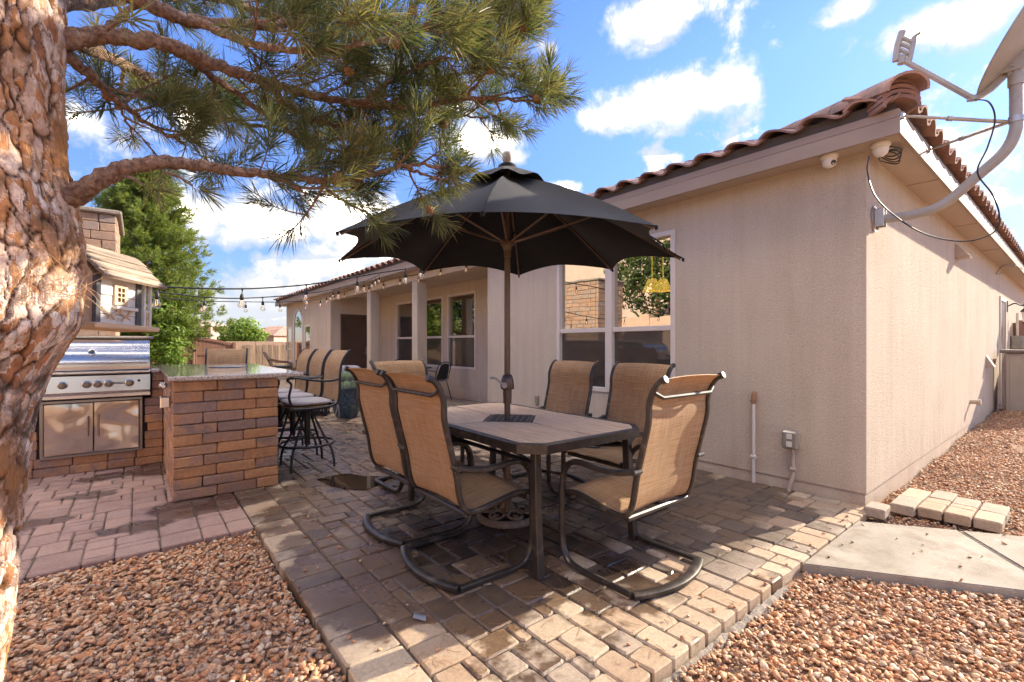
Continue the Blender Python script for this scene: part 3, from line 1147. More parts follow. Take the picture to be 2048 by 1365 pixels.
for nm, x0, x1, y0, y1, hf in (('gravel_bed', -4, .62, -2.5, 3.59, left_h), ('gravel_bed', .62, 16, -4, 1.062, right_h)):
    mb = MB()
    mb.sheet(lambda u, v: (x0 + (x1 - x0) * u, y0 + (y1 - y0) * v, float(hf(x0 + (x1 - x0) * u, y0 + (y1 - y0) * v)) - .009), 40, 24)
    o = link(nm, mb.mesh(nm, [MAT['soil']], 0), None, kind='structure')
    o['label'] = 'earth bed under the pebbles'

# ---- concrete walkway of two slabs
pd = Vector((.56, -.83, 0)).normalized()
pn = Vector((pd.y * -1, pd.x, 0))
pathr = thing('concrete_path', 'pale concrete walkway slab leading off from the patio edge', None, (2.96, 1.02, 0), kind='structure')
A = Vector((2.965, 1.022, 0))
B = Vector((3.985, 1.022, 0))


def slab(p, mb):
    mb.prism([(q.x, q.y) for q in p], -.17, -.012)
    mb.prism([(q.x + (c.x - q.x) * .012, q.y + (c.y - q.y) * .012) for q in p for c in [sum(p, Vector()) / len(p)]], -.012, -.004)


j1a = Vector((3.77, .216, 0)) + Vector((-.20, -.125, 0))
j1b = Vector((4.285, .532, 0)) + Vector((.03, .02, 0))
e1 = A + pd * 1.15
mb = MB()
slab([A, e1, j1b, B], mb)
part('slab', mb, MAT['concrete'], pathr, world=True)
mb = MB()
off2 = pd * .014
slab([e1 + off2, A + pd * 3.6, B + pd * 3.6, j1b + off2], mb)
part('slab', mb, MAT['concrete'], pathr, world=True)

# ---- puddles lying on the pavers
for k, ring in enumerate(([(1.277, 4.477), (1.55, 4.50), (1.66, 4.30), (1.78, 4.20), (1.80, 4.08), (1.66, 3.95), (1.508, 3.90), (1.393, 4.039), (1.311, 4.253)],)):
    mb = MB()
    c = curve_pts([Vector((x, y, 0)) for x, y in ring + ring[:1]], 5)[:-1]
    mb.prism([(q.x + .012 * mnoise.noise((q.x * 14, q.y * 14, k)), q.y + .012 * mnoise.noise((q.x * 14, q.y * 14, 7))) for q in c], .0012, .0052)
    o = link('puddle', mb.mesh('puddle', [MAT['water']]), None, kind='structure')
    o['label'] = ('large brown puddle of water on the pavers beside the bar stools', 'small bluish puddle on the pavers left of the dining chairs')[k]

# ================================================================ HOUSE
WX, SY, RX = 4.371, 1.066, 5.82       # front wall plane, side wall plane, recessed porch wall plane
E1, E2, E3 = 6.05, 13.9, 19.1         # front wall ends, far wing begins, far wing ends
ZT = 2.745
HX = 19.5
house = thing('house', 'single storey tan stucco house with a red clay tile roof', 'house', (WX, SY, 0))


def wall_boxes(mb, axis, pos, th, a0, a1, z0, z1, holes):
    """wall strip along axis with rectangular openings"""
    cuts = sorted(set([a0, a1] + [h[0] for h in holes] + [h[1] for h in holes]))
    for a, b in zip(cuts, cuts[1:]):
        mid = (a + b) / 2
        hs = sorted([(h[2], h[3]) for h in holes if h[0] < mid < h[1]])
        z = z0
        for (h0, h1) in hs + [(z1, z1)]:
            if h0 > z + 1e-4:
                if axis == 'y':
                    mb.box(pos, pos + th, a, b, z, h0)
                else:
                    mb.box(a, b, pos, pos + th, z, h0)
            z = max(z, h1)


WIN = (2.70, 4.46, .68, 2.46)
mb = MB()
wall_boxes(mb, 'y', WX, .16, SY, E1, .095, ZT, [WIN])
part('wall', mb, MAT['stucco'], house, world=True)
mb = MB()
mb.box(WX + .16, HX, SY, SY + .16, .095, ZT)
part('wall', mb, MAT['stucco'], house, world=True)
mb = MB()
mb.box(WX + .009, WX + .15, SY + .009, E1 - .009, -.12, .09)
mb.box(WX + .15, HX - .01, SY + .009, SY + .15, -.12, .09)
part('foundation', mb, MAT['stucco'], house, world=True)
PW = [(8.50, 9.70), (9.93, 11.12), (11.36, 12.58)]
mb = MB()
mb.box(WX + .16, RX, E1 - .16, E1, .0, ZT)
wall_boxes(mb, 'y', RX, .16, E1, E2, 0, ZT, [(a, b, .69, 2.455) for a, b in PW])
part('wall', mb, MAT['stucco'], house, world=True)
DX0, DX1 = 4.66, 5.60
mb = MB()
wall_boxes(mb, 'x', E2, .16, WX + .16, RX, 0, ZT, [(DX0, DX1, 0, 2.16)])
part('wall', mb, MAT['stucco'], house, world=True)
ARCH = (16.72, 17.98, .5, 2.5)
mb = MB()
wall_boxes(mb, 'y', WX, .16, E2, E3, 0, ZT, [])
part('wall', mb, MAT['stucco'], house, world=True)
mb = MB()
mb.box(WX + .16, HX, E3 - .16, E3, 0, ZT)
part('wall', mb, MAT['stucco'], house, world=True)
# porch beam, ceiling and posts
mb = MB()
mb.box(WX + .004, WX + .20, E1 + .002, E2 - .002, 2.555, ZT - .006)
part('beam', mb, MAT['stucco'], house, world=True)
mb = MB()
mb.box(WX + .2, RX, E1, E2, ZT - .05, ZT - .02)
part('porch_ceiling', mb, MAT['stucco'], house, world=True)
for yc in (8.60, 11.02):
    mb = MB()
    mb.box(WX + .002, WX + .235, yc - .115, yc + .115, -.01, 2.553, bev=.012)
    part('column', mb, MAT['stucco'], house, world=True)
# soffit, fascia boards, bird stop
OX, OY, FY = WX - .26, SY - .255, E3 + .65
mb = MB()
mb.box(OX + .02, WX + .1, OY + .02, FY - .02, ZT - .004, ZT + .02)
mb.box(WX + .1, HX + .6, OY + .02, SY + .1, ZT - .003, ZT + .02)
part('soffit', mb, MAT['soffit'], house, world=True)
mb = MB()
mb.box(OX, OX + .022, OY, FY, 2.722, 2.836, bev=.003)
mb.box(OX + .006, OX + .028, OY + .006, FY, 2.839, 2.90, bev=.003)
part('fascia', mb, MAT['trim'], house, world=True)
mb = MB()
mb.box(OX + .0225, HX + .6, OY, OY + .022, 2.7215, 2.836, bev=.003)
mb.box(OX + .0285, HX + .6, OY + .006, OY + .028, 2.8395, 2.90, bev=.003)
part('fascia', mb, MAT['white'] if False else MAT['trim'], house, world=True, label='sunlit side fascia board')
for yj in (2.52, 4.9, 7.4, 9.8, 12.2, 14.6, 17.0):
    mb = MB().box(OX + .024, WX - .001, yj, yj + .045, ZT - .012, ZT - .0045)
    part('soffit_strip', mb, MAT['soffit'], house, world=True)
for xj in (5.6, 8.0, 10.4, 12.8):
    mb = MB().box(xj, xj + .045, OY + .024, SY - .001, ZT - .012, ZT - .0045)
    part('soffit_strip', mb, MAT['soffit'], house, world=True)
mb = MB()
mb.box(OX + .034, OX + .05, OY + .034, FY, 2.899, 2.985)
mb.box(OX + .05, HX + .6, OY + .034, OY + .05, 2.899, 2.985)
part('bird_stop', mb, MAT['roofdeck'], house, world=True)
# hip roof body
PIT = .35
mb = MB()
ex, ey0, ey1, exr = OX + .03, OY + .03, FY - .03, HX + .6
ez = 2.90
hw = (exr - ex) / 2
rz = ez + .06 + PIT * hw
vs = [(ex, ey0, ez), (exr, ey0, ez), (exr, ey1, ez), (ex, ey1, ez), (ex, ey0, ez + .055), (exr, ey0, ez + .055), (exr, ey1, ez + .055), (ex, ey1, ez + .055), (ex + hw, ey0 + hw, rz), (ex + hw, ey1 - hw, rz)]
mb.add(vs, [(3, 2, 1, 0), (0, 1, 5, 4), (1, 2, 6, 5), (2, 3, 7, 6), (3, 0, 4, 7), (4, 5, 8), (5, 6, 9, 8), (6, 7, 9), (7, 4, 8, 9)])
part('roof', mb, MAT['roofdeck'], house, world=True)
# S-shaped clay tiles: the eave courses the photo shows
TW, TL = .300, .43


def tile_mesh():
    mb = MB()

    def fn(u, v):
        a = u * 2 * PI
        x = (u - .5) * (TW + .03)
        z = .034 * math.sin(a - .4) + .006 * math.sin(2 * a) + .018 * (1 - v)
        return (x, v * TL, z + .032)
    mb.sheet(fn, 14, 2, th=.016)
    return mb.mesh('roof_tile', [MAT['rooftile']], 40)


TM = tile_mesh()
pa = math.atan(PIT)
rt = random.Random(4)


def put_tile(loc, rz):
    m = Matrix.Translation(Vector(loc) - house.location) @ Matrix.Rotation(rz, 4, 'Z') @ Matrix.Rotation(pa + rt.uniform(-.012, .012), 4, 'X') @ Matrix.Rotation(rt.uniform(-.015, .015), 4, 'Y')
    o = link('roof_tile', TM, house)
    o.matrix_local = m


for c in range(6):
    y = OY + .16 + .33 * c
    while y < (FY - .1 if c < 3 else 5.2):
        put_tile((OX - .045 + c * .36 * math.cos(pa), y, 2.942 + c * (.36 * math.sin(pa) + .004)), -PI / 2)
        y += TW
x = OX + .20
while x < 17.2:
    put_tile((x, OY - .045, 2.942), 0)
    x += TW
# hip cap with the stack of tile ends at the corner
hd = Vector((1, 1, 0)).normalized()
hn = Vector((-hd.y, hd.x, 0))
slope = Vector((hd.x, hd.y, PIT / math.sqrt(2))).normalized()


def arc_shell(mb, p, d, r, ln, th=.018, a0=-.1, a1=PI + .1, flat=.8):
    upv = hn.cross(d)
    if upv.z < 0:
        upv = -upv
    mb.sheet(lambda u, v: p + d * (v * ln) + hn * (r * math.cos(a0 + (a1 - a0) * u)) + upv * (r * flat * math.sin(a0 + (a1 - a0) * u)), 12, 1, th=th)


for k in range(5):
    mb = MB()
    p = Vector((OX - .055, OY - .055, 2.99)) + slope * (.36 * k)
    arc_shell(mb, p, slope, .135 - .004 * (k % 2), .43)
    part('hip_tile', mb, MAT['rooftile'], house, 40, world=True)
for k in range(4):
    mb = MB()
    p = Vector((OX - .012, OY - .012, 2.905 + .038 * k)) + hd * .005 * k
    arc_shell(mb, p, hd, .125, .16, th=.026, flat=.62)
    part('hip_tile', mb, MAT['rooftile'], house, 40, world=True, label='short tile end stacked under the hip corner')


# ---- windows
def window(y0, y1, z0, z1, X, cols=1, rail=None, deep=.045):
    rail = rail or z0 + (z1 - z0) * .42
    f = MB()
    b, fw = .052, .05
    f.box(X - .014, X + .07, y0 - .0, y1 + .0, z0 - .0, z0 + b, bev=.004)
    f.box(X - .014, X + .07, y0, y1, z1 - b, z1, bev=.004)
    f.box(X - .0141, X + .0701, y0, y0 + b, z0 + b, z1 - b, bev=.004)
    f.box(X - .0141, X + .0701, y1 - b, y1, z0 + b, z1 - b, bev=.004)
    w = (y1 - y0) / cols
    for c in range(1, cols):
        f.box(X - .0142, X + .0702, y0 + c * w - b * .95, y0 + c * w + b * .95, z0 + b, z1 - b, bev=.004)
    fr = part('window', f, MAT['wframe'], house, 30, world=True)
    for c in range(cols):
        a = y0 + c * w + (b if c == 0 else b * .95)
        e = y0 + (c + 1) * w - (b if c == cols - 1 else b * .95)
        r = MB()
        r.box(X + .004, X + .06, a, e, rail - .028, rail + .028, bev=.004)
        part('rail', r, MAT['wframe'], fr, 30, world=True)
        p = MB()
        p.box(X + deep, X + deep + .006, a, e, rail + .028, z1 - b)
        part('pane', p, MAT['glass'], fr, world=True)
        p = MB()
        p.box(X + deep, X + deep + .006, a, e, z0 + b, rail - .028)
        part('screen', p, MAT['screen'], fr, world=True, label='dark insect screen over the lower sash')
    return fr


window(WIN[0], WIN[1], WIN[2], WIN[3], WX, 2, 1.43)
for a, b in PW:
    window(a, b, .69, 2.455, RX, 1, 1.44)
# arched window group on the far wing
gw = MB()
N = 14
yc, hwid = 17.38, .60
zc = 1.92
ring_o = [(yc - hwid, .60)] + [(yc - hwid * math.cos(PI * k / N), zc + hwid * .98 * math.sin(PI * k / N)) for k in range(N + 1)] + [(yc + hwid, .60)]
ring_i = [(yc + (a - yc) * .86, b - (.0 if b < 1 else .06 * (b - zc) / .6)) for a, b in ring_o]
vs = [(WX - .03, a, b) for a, b in ring_o] + [(WX - .03, a, b) for a, b in ring_i] + [(WX - .001, a, b) for a, b in ring_o] + [(WX - .012, a, b) for a, b in ring_i]
n = len(ring_o)
fs = []
for k in range(n - 1):
    fs += [(k, k + 1, n + k + 1, n + k), (k + 1, k, 2 * n + k, 2 * n + k + 1), (n + k, n + k + 1, 3 * n + k + 1, 3 * n + k)]
gw.add(vs, fs)
aw = part('arched_window', gw, MAT['wframe'], house, world=True)
pn_ = MB()
pn_.prism([(a, b) for a, b in ring_i], 0, .006, mat=Matrix(((0, 0, -1, WX - .003), (1, 0, 0, 0), (0, 1, 0, 0), (0, 0, 0, 1))))
part('pane', pn_, MAT['glass'], aw, world=True)
for (a, b) in ((15.84, 16.56), (18.2, 18.92)):
    f = MB()
    for bx in ((a, b, .6, .67), (a, b, 1.85, 1.92), (a, a + .07, .67, 1.85), (b - .07, b, .67, 1.85), (a + .07, b - .07, 1.05, 1.10)):
        f.box(WX - .028, WX - .001, *bx)
    fr = part('window', f, MAT['wframe'], house, world=True)
    for (q0, q1) in ((1.10, 1.85), (.67, 1.05)):
        p = MB()
        p.box(WX - .010, WX - .003, a + .07, b - .07, q0, q1)
        part('pane', p, MAT['glass'], fr, world=True)
# rooms behind the panes
rm = MB()
for (x0, x1, y0, y1) in ((WX + .17, WX + 3.2, 1.3, 5.8), (RX + .17, RX + 3.2, 8.2, 13.0)):
    rm.box(x1, x1 + .05, y0, y1, .02, ZT - .08)
    rm.box(x0, x1, y0 - .05, y0, .02, ZT - .08)
    rm.box(x0, x1, y1, y1 + .05, .02, ZT - .08)
    rm.box(x0, x1, y0, y1, -.05, .02)
    rm.box(x0, x1, y0, y1, ZT - .08, ZT - .05)
part('room_lining', rm, MAT['room'], house, world=True)
for k, (px, dz) in enumerate(((1304, 2.04), (1326, 1.99))):
    c = cw(px, 575, 5.6 + .35 * k)
    mb = MB()
    mb.lathe([(.05, .10), (.115, -.05)], 12, cap=False)
    mb.lathe([(.05, .098), (.113, -.05)][::-1], 12, cap=False)
    mb.tube([(0, 0, .1), (0, 0, .9)], .006, 6)
    thing('pendant_lamp', ('left one of the two yellow pendant lampshades seen inside through the front window', 'right one of the two yellow pendant lampshades seen inside through the front window')[k], 'lamp', c, group='yellow lampshades indoors', data=mb.mesh('pendant_lamp', [MAT['shade']], 40))
# porch door in the return wall
d = MB()
d.box(DX0, DX0 + .07, E2 - .02, E2 + .10, 0, 2.16, bev=.004)
d.box(DX1 - .07, DX1, E2 - .02, E2 + .10, 0, 2.16, bev=.004)
d.box(DX0 + .07, DX1 - .07, E2 - .02, E2 + .10, 2.09, 2.16, bev=.004)
df = part('door', d, MAT['door'], house, world=True)
d = MB()
d.box(DX0 + .075, DX1 - .075, E2 + .04, E2 + .085, .01, 2.085)
d.box(DX0 + .085, DX0 + .20, E2 + .028, E2 + .04, .02, 2.08)
d.box(DX1 - .20, DX1 - .085, E2 + .028, E2 + .04, .02, 2.08)
d.box(DX0 + .20, DX1 - .20, E2 + .028, E2 + .04, 1.94, 2.08)
d.box(DX0 + .20, DX1 - .20, E2 + .028, E2 + .04, .02, .22)
part('door_leaf', d, MAT['door'], df, world=True)
d = MB()
d.tube([(DX1 - .14, E2 + .03, 1.0), (DX1 - .14, E2 - .03, 1.0), (DX1 - .24, E2 - .035, 1.0)], .012, 8)
d.box(DX1 - .165, DX1 - .115, E2 + .018, E2 + .028, .93, 1.18)
part('handle', d, MAT['steeldark'], df, 40, world=True)
# side door far down the sunlit wall
d = MB()
d.box(13.05, 13.13, SY - .02, SY + .05, 0, 2.20)
d.box(14.0, 14.08, SY - .02, SY + .05, 0, 2.20)
d.box(13.13, 14.0, SY - .02, SY + .05, 2.12, 2.20)
sd = part('door', d, MAT['wframe'], house, world=True, label='white framed side door beside the wall lamp')
d = MB()
d.box(13.13, 14.0, SY - .006, SY - .001, 0, 2.12)
part('door_leaf', d, MAT['door'], sd, world=True)

# ================================================================ FIXTURES ON THE HOUSE
# white pipe with rusty tap
o = thing('water_pipe', 'white standpipe with a rusty brass fitting on the front wall', 'pipe', (WX - .028, 1.896, 0))
mb = MB()
mb.tube([(0, 0, .0), (0, 0, .72)], .0155, 10)
mb.tube([(-.003, -.022, .235), (.0, .022, .235)], .019, 8)
part('pipe', mb, MAT['pvc'], o, 40)
mb = MB()
mb.tube([(0, 0, .715), (0, 0, .775), (.006, 0, .80), (.03, 0, .812)], [.021, .02, .021, .019], 8)
mb.tube([(-.006, -.022, .745), (-.006, .022, .745)], .014, 8)
part('fitting', mb, MAT['rust'], o, 40)
# outlet box
o = thing('outlet_box', 'weatherproof outlet box with a clear grey cover low on the front wall', 'outlet', (WX, 1.577, 0))
mb = MB()
mb.box(-.05, -.001, -.055, .055, .375, .51, bev=.006)
part('back_box', mb, MAT['paint'], o)
mb = MB()
mb.box(-.095, -.051, -.062, .062, .365, .52, bev=.014)
part('cover', mb, MAT['boxgrey'], o, 40)
mb = MB()
for z in (.41, .475):
    mb.box(-.1, -.0955, -.022, .022, z - .022, z + .022, bev=.002)
part('socket_face', mb, MAT['pvc'], o)
mb = MB()
mb.tube(curve_pts([(-.026, -.005, .375), (-.026, -.005, .25), (-.026, -.012, .16), (-.034, .02, .03), (-.036, .024, -.02)], 4), .0165, 8)
mb.tube([(-.028, -.03, .19), (-.028, .012, .19)], .02, 8)
part('conduit', mb, MAT['paint'], o, 40)
# small white outlet behind the table
mb = MB()
mb.box(-.03, -.001, -.035, .035, -.06, .06, bev=.008)
thing('outlet_cover', 'small pale outlet cover on the wall behind the dining table', 'outlet', (WX, 4.85, .475), data=mb.mesh('outlet_cover', [MAT['boxgrey']]))
# dome cameras under the eave
for k, (x, y, aim, lab) in enumerate(((WX - .14, 1.27, -2.2, 'white dome security camera under the eave showing its black lens'), (WX - .10, .955, -1.0, 'white dome security camera at the eave corner beside the coiled cable'))):
    o = thing('security_camera', lab, 'camera', (x, y, ZT - .006), aim, group='dome cameras under the eave')
    mb = MB()
    mb.lathe([(.058, 0), (.062, -.012), (.056, -.028), (.048, -.034)], 20)
    part('mount', mb, MAT['white'], o, 40)
    mb = MB()
    mb.lathe([(.047, -.028), (.05, -.05), (.043, -.078), (.025, -.094), (.004, -.099)], 20)
    part('dome', mb, MAT['white'], o, 50)
    mb = MB()
    mb.lathe([(.001, 0), (.019, 0), (.019, .012), (.001, .012)], 14, mat=Matrix.Translation((.040, 0, -.068)) @ Matrix.Rotation(2.1, 4, 'Y') @ Matrix.Translation((0, 0, -.006)))
    part('lens', mb, MAT['black'], o, 40)
# satellite dish on the side wall
MX, MY = 4.56, .295
o = thing('satellite_dish', 'grey satellite dish on a bent mast fixed to the side wall', 'dish', (MX, SY, 2.25))
dl = Vector(o.location)
mb = MB()
mb.prism([(.085 * math.cos(a) * (1 if math.sin(a) > -.3 else .75), .105 * math.sin(a)) for a in [2 * PI * k / 18 for k in range(18)]], 0, .012, mat=Matrix.Translation((0, -.002, 0)) @ Matrix.Rotation(PI / 2, 4, 'X'))
mb.box(-.045, -.030, -.075, -.014, -.07, .07, bev=.004)
mb.box(.030, .045, -.075, -.014, -.07, .07, bev=.004)
for a in (-.05, .05):
    for b in (-.07, .07):
        mb.lathe([(.010, 0), (.010, .01), (.004, .013)], 6, mat=Matrix.Translation((a, -.014, b)) @ Matrix.Rotation(PI / 2, 4, 'X'))
part('wall_bracket', mb, MAT['galv'], o, 40)
mb = MB()
pm = curve_pts([(0, -.03, -.01), (0, -.26, -.015), (0, -.42, .03), (0, -.60, .19), (0, -.72, .31), (0, -.768, .43), (0, -.771, .56), (0, -.771, .86)], 6)
mb.tube(pm, .034, 14)
part('mast', mb, MAT['dish'], o, 50)
mb = MB()
dn = Vector((-.10, .80, .50)).normalized()
du = Vector((1, .125, 0)).normalized()
dv = du.cross(dn).normalized()
if dv.z < 0:
    dv = -dv
dc = Vector((-.01, -.59, .74)) + dv * .44 - dn * .085
hub = Vector((0, -.771, .80))
mb.tube([hub + Vector((0, 0, -.07)), hub + Vector((0, 0, .08))], .041, 14)
mb.box(-.036, .036, -.80, -.73, .80, .88, bev=.008)
mb.box(-.052, -.044, -.84, -.70, .82, .95, bev=.004)
mb.box(.044, .052, -.84, -.70, .82, .95, bev=.004)
for z in (.85, .91):
    mb.tube([(-.062, -.76, z), (.062, -.76, z)], .009, 6)
mb.tube([(0, -.78, .88), dc - dn * .03, dc - dn * .008], .034, 8)
part('mount_bracket', mb, MAT['dish'], o, 40)
# reflector: shallow elliptical bowl facing away from the eye
mb = MB()


def bowl(u, v):
    a, r = 2 * PI * u, v
    return dc + du * (.40 * r * math.cos(a)) + dv * (.44 * r * math.sin(a)) + dn * (.085 * r * r)


mb.sheet(bowl, 36, 8, th=.006)
mb.tube([bowl(k / 36, 1.0) for k in range(37)], .008, 6, caps=False)
part('reflector', mb, MAT['dish'], o, 50)
bot = bowl(.75, 1.0)
lnb = Vector((-.12, -.20, 1.13))
mb = MB()
mb.tube([dc - dn * .05, bot - dn * .045 + dv * .05, bot - dv * .02, bot - dv * .03 + dn * .04], .026, 4)
mb.tube([bot - dv * .03 + dn * .0, bot + (lnb - bot) * .96], .021, 6)
part('feed_arm', mb, MAT['dish'], o, 30)
mb = MB()
ax = (lnb - bot).normalized()
upv = (Vector((0, 0, 1)) - ax * (.25 * ax.z)).normalized()
sx = ax.cross(upv)
for k in range(4):
    c = lnb + upv * (.02 + .042 * k)
    mb.tube([c - ax * .05, c + ax * .045], .015, 8)
mb.tube([lnb + ax * .045 - upv * .03, lnb + ax * .05 + upv * .08, lnb + ax * .035 + upv * .19], .022, 6)
mb.tube([lnb - ax * .055 + upv * .0, lnb - ax * .06 + upv * .19], .017, 6)
mb.tube([lnb - ax * .06 + upv * .19, lnb - ax * .10 + upv * .235], .012, 6)
mb.tube([lnb - upv * .03, lnb + upv * .03], .026, 8)
part('feed_horn', mb, MAT['dish'], o, 40)
for k, e in enumerate((Vector((OX + .03, OY - .006, 2.845)), Vector((5.02, OY - .006, 2.84)))):
    mb = MB()
    e = e - dl
    t0 = Vector((0, -.771 + .034, .50))
    mb.tube([t0, t0 + (e - t0) * .55], .0125, 8)
    mb.tube([t0 + (e - t0) * .53, e], .0095, 8)
    mb.tube([t0 + (e - t0) * .52, t0 + (e - t0) * .57], .017, 6)
    mb.box(e.x - .02, e.x + .02, e.y - .012, e.y + .006, e.z - .02, e.z + .02)
    part('strut', mb, MAT['galv'], o, 40)
mb = MB()
mb.tube([(0, -.771, .485), (0, -.771, .525)], .039, 12)
part('strut_clamp', mb, MAT['galv'], o, 40)
# coax lead: coil at the corner, sagging loop, up to the dish arm
mb = MB()
cc = Vector((WX + .06, .92, ZT - .03))
for k in range(4):
    mb.tube([cc + Vector((.12 * (1 + .1 * k) * math.cos(a) + .02 * k, .055 * math.sin(a) + .01 * k, -.012 * k - .01 * math.sin(a * 2 + k))) for a in [2 * PI * q / 24 for q in range(25)]], .0045, 6)
loop = [cw(1738, 312, 3.36), cw(1735, 345, 3.34), cw(1752, 395, 3.3), cw(1800, 440, 3.25), cw(1860, 472, 3.2), cw(1930, 483, 3.15), cw(1985, 467, 3.12), cw(1999, 435, 3.1), cw(1985, 390, 3.1), cw(1955, 345, 3.1), cw(1975, 295, 3.07), cw(1990, 240, 3.05), cw(1978, 205, 3.05), dl + bot - dv * .03]
mb.tube(curve_pts(loop, 7), .0048, 6)
thing('coax_cable', 'black coax cable coiled at the eave corner and looping to the dish', 'cable', (0, 0, 0), data=mb.mesh('coax_cable', [MAT['cable']], 60))
mb = MB()
mb.tube(curve_pts([Vector((13.6, SY - .006, 2.7)), Vector((12.3, SY - .02, 2.56)), Vector((11.9, OY + .1, 2.66)), Vector((12.8, OY - .01, 2.72)), Vector((13.8, OY - .01, 2.78))], 8), .005, 6)
thing('cable_loop', 'short black cable drooping under the far side eave', 'cable', data=mb.mesh('cable_loop', [MAT['cable']], 60))
# vents and stubs on the side wall
mb = MB()
vs = [(-.09, 0, .12), (.09, 0, .12), (-.09, 0, -.06), (.09, 0, -.06), (-.09, -.14, -.06), (.09, -.14, -.06)]
mb.add(vs, [(0, 1, 5, 4), (0, 4, 2), (1, 3, 5), (0, 2, 3, 1)])
mb.box(-.085, .085, -.135, -.004, -.075, -.0605)
thing('dryer_vent', 'small tan hooded vent high on the sunlit side wall', 'vent', (8.28, SY - .002, 2.44), data=mb.mesh('dryer_vent', [MAT['paint']]))
mb = MB()
vs = [(-.1, 0, .14), (.1, 0, .14), (-.1, 0, -.05), (.1, 0, -.05), (-.1, -.1, -.05), (.1, -.1, -.05)]
mb.add(vs, [(0, 1, 5, 4), (0, 4, 2), (1, 3, 5), (0, 2, 3, 1)])
mb.box(-.095, .095, -.096, -.004, -.065, -.0505)
thing('wall_vent', 'small hooded vent low on the side wall near the storage bin', 'vent', (11.2, SY - .002, .93), data=mb.mesh('wall_vent', [MAT['paint']]))
mb = MB()
mb.tube([(0, 0, 0), (0, -.10, 0)], .03, 10)
mb.tube([(0, -.09, 0), (0, -.115, 0)], .042, 10)
thing('pipe_stub', 'capped tan pipe stub sticking out low on the side wall', 'pipe', (9.43, SY, .42), data=mb.mesh('pipe_stub', [MAT['paint']], 40))
# wall lantern by the side door
o = thing('wall_lantern', 'black outdoor wall lantern with frosted glass beside the side door', 'lamp', (14.35, SY, 2.02))
mb = MB()
mb.box(-.05, .05, -.02, -.001, -.08, .16, bev=.008)
mb.tube(curve_pts([(0, -.02, .05), (0, -.12, .10), (0, -.22, .05), (0, -.30, .10)], 5), .013, 8)
mb.tube([(0, -.30, .1), (0, -.30, .03)], .012, 8)
part('bracket', mb, MAT['black'], o, 40)
mb = MB()
mb.lathe([(.03, .05), (.07, .0), (.135, -.07), (.145, -.085)], 4, mat=Matrix.Translation((0, -.30, 0)) @ Matrix.Rotation(PI / 4, 4, 'Z'))
mb.lathe([(.10, -.30), (.11, -.325)], 4, mat=Matrix.Translation((0, -.30, 0)) @ Matrix.Rotation(PI / 4, 4, 'Z'))
part('cap', mb, MAT['black'], o)
mb = MB()
mb.lathe([(.125, -.088), (.09, -.30)], 4, mat=Matrix.Translation((0, -.30, 0)) @ Matrix.Rotation(PI / 4, 4, 'Z'))
part('glass_shade', mb, MAT['lampglass'], o)
# storage bin
o = thing('storage_bin', 'tall beige plastic storage bin with a dark lid beside the side door', 'bin', (12.05, .12, 0))
mb = MB()
mb.box(0, .85, 0, .80, -.02, 1.10, bev=.02)
part('body', mb, MAT['bin'], o)
mb = MB()
for k in range(9):
    mb.box(-.008, -.0005, .06, .56, .08 + .075 * k, .135 + .075 * k, bev=.003)
for k in range(3):
    mb.box(-.008, -.0005, .06 + .17 * k, .215 + .17 * k, .80, 1.05, bev=.003)
mb.box(-.006, -.0005, .62, .74, .05, 1.06, bev=.003)
part('door_panel', mb, MAT['bin'], o)
mb = MB()
mb.box(-.04, .9, -.04, .86, 1.101, 1.16, bev=.015)
part('lid', mb, MAT['binlid'], o)
# brown gate end and meter beyond the bin
o = thing('side_gate', 'brown board gate end behind the storage bin', 'gate', (15.5, .2, 0))
mb = MB()
mb.box(0, .06, 0, .86, 0, 1.75)
part('board', mb, MAT['vinyl'], o)
mb = MB()
mb.box(-.05, .0, .70, .80, 0, 1.8)
part('post', mb, MAT['vinyl'], o)
o = thing('meter_box', 'grey utility meter box with a pale conduit beyond the storage bin', 'meter', (15.1, .96, 1.2))
mb = MB()
mb.box(-.08, .08, -.1, .1, -.05, .25, bev=.02)
part('box', mb, MAT['boxgrey'], o)
mb = MB()
mb.tube([(0, .0, .25), (0, 0, .75)], .022, 8)
mb.tube([(0, .0, -.05), (0, 0, -1.2)], .022, 8)
part('conduit', mb, MAT['pvc'], o, 40)
mb = MB()
mb.box(0, .10, -.05, -.001, 0, .28)
thing('meter_cabinet', 'small grey electric cabinet on the corner of the far wing', 'box', (WX - .0, E3 - .12, 1.05), data=mb.mesh('meter_cabinet', [MAT['boxgrey']]), rz=-PI / 2)

